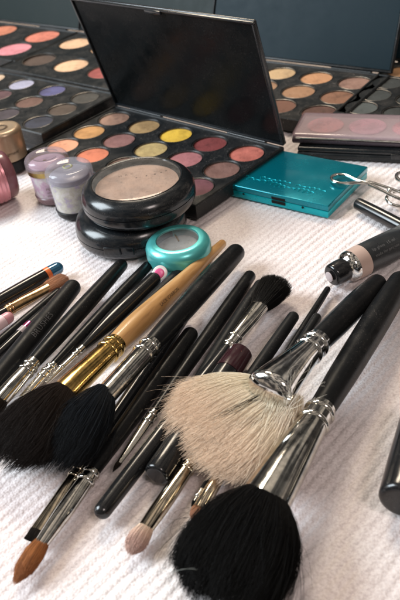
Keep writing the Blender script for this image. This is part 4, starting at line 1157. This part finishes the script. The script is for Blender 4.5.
def curler():
    root = thing('eyelash_curler', W(375, 190, 0), 'metal eyelash curler with open finger loops, lying over the turquoise compact corner', 'eyelash curler')
    zt = 11.0
    def pts(lst): return [W(x, y, z) for x, y, z in lst]
    mb = MB()
    tube(mb, pts([(371, 183.5, zt), (358, 180.5, zt), (347, 175.5, zt), (337, 174.6, zt), (331.5, 177.6, zt), (335, 182, zt), (346, 183.3, zt), (358, 182.6, zt), (371, 183.5, zt)]), 1.0, 12)
    mb.build('finger_loop', M['chrome'], root)
    mb = MB()
    tube(mb, pts([(369, 182, zt), (385, 187, 10), (402, 193, 9), (425, 202, 8)]), 1.0, 12); mb.build('arm', M['chrome'], root)
    mb = MB()
    tube(mb, pts([(369, 184.5, zt), (382, 190.5, 9.5), (394, 196.5, 8), (415, 204, 7)]), 1.0, 12); mb.build('arm', M['chrome'], root)
    mb = MB()
    tube(mb, pts([(404, 190.5, 5), (394, 192.5, 5), (387, 197, 4.5), (389, 202.5, 4), (396, 205.8, 3.5), (408, 208, 3)]), 1.05, 12); mb.build('finger_loop', M['chrome'], root)
    mb = MB()
    tube(mb, pts([(410, 172, 5), (399, 173.5, 5), (396.6, 177, 5), (400, 180.5, 5), (412, 184, 6)]), 1.3, 12); mb.build('jaw', M['chrome'], root)
    mb = MB(); lathe(mb, W(390, 194, 6.5), [(0, 1.7), (3.2, 1.7), (3.8, 1.2), (4.0, .3)], 20); mb.build('pivot_rivet', M['chrome'], root)
curler()

# ------------------------------------------------------------------ light, world, camera
w = bpy.data.worlds.new('World'); S.world = w; w.use_nodes = True
nt = w.node_tree; bg = nt.nodes['Background']
tc = N(nt, 'ShaderNodeTexCoord'); sp = N(nt, 'ShaderNodeSeparateXYZ'); nt.links.new(tc.outputs['Generated'], sp.inputs[0])
rp = ramp(nt, maprange(nt, sp.outputs['Z'], -1, 1, 0, 1), [(0.3, (0.05, 0.04, 0.035, 1)), (0.5, (0.16, 0.14, 0.125, 1)), (0.62, (0.10, 0.09, 0.085, 1)), (0.8, (0.11, 0.105, 0.10, 1)), (1, (0.22, 0.20, 0.185, 1))])
wn = N(nt, 'ShaderNodeTexNoise'); wn.inputs['Scale'].default_value = 4.5; wn.inputs['Detail'].default_value = 2
nt.links.new(tc.outputs['Generated'], wn.inputs['Vector'])
wm = N(nt, 'ShaderNodeMix', data_type='RGBA', blend_type='MULTIPLY'); wm.inputs['Factor'].default_value = 1
wr_ = ramp(nt, wn.outputs['Fac'], [(0.42, (0.25, 0.25, 0.25, 1)), (0.5, (0.8, 0.8, 0.8, 1)), (0.6, (3.0, 2.8, 2.5, 1))])
nt.links.new(rp.outputs['Color'], wm.inputs['A']); nt.links.new(wr_.outputs['Color'], wm.inputs['B'])
nt.links.new(wm.outputs['Result'], bg.inputs['Color']); bg.inputs['Strength'].default_value = 1.35

def area(name, loc, target, sx, sy, energy, col):
    l = bpy.data.lights.new(name, 'AREA'); l.shape = 'RECTANGLE'; l.size = sx * MM; l.size_y = sy * MM; l.energy = energy; l.color = col
    o = bpy.data.objects.new(name, l); COL.objects.link(o); o.location = Vector(loc) * MM
    o.rotation_euler = (Vector(target) - Vector(loc)).to_track_quat('-Z', 'Y').to_euler()
    return o
area('window_light', (-1150, 480, 800), (0, 300, 0), 700, 800, 34, (0.83, 0.93, 1.0))
area('ceiling_lamp', (-60, 1050, 900), (0, 330, 0), 330, 240, 8.5, (1.0, 0.86, 0.68))
area('room_lamp', (380, -420, 900), (30, 300, 0), 260, 260, 4.2, (1.0, 0.86, 0.82))

cam = bpy.data.cameras.new('camera'); co = bpy.data.objects.new('camera', cam); COL.objects.link(co)
cam.sensor_fit = 'VERTICAL'; cam.sensor_height = 24; cam.lens = 24 * FPX / 600
cam.clip_start = 0.005; cam.clip_end = 50
from mathutils import Matrix
mw = Matrix(((_r[0], _u[0], -_fw[0], 0), (_r[1], _u[1], -_fw[1], 0), (_r[2], _u[2], -_fw[2], CAM_H * MM), (0, 0, 0, 1)))
co.matrix_world = mw
cam.dof.use_dof = True; cam.dof.focus_distance = 0.36; cam.dof.aperture_fstop = 15
S.camera = co
S.view_settings.view_transform = 'Standard'; S.view_settings.look = 'None'; S.view_settings.exposure = 0; S.view_settings.gamma = 1
S.cycles.max_bounces = 10; S.cycles.transparent_max_bounces = 12
for o in bpy.data.objects:
    if '_o' in o: del o['_o']
print('faces', sum(len(o.data.polygons) for o in bpy.data.objects if o.type == 'MESH'))
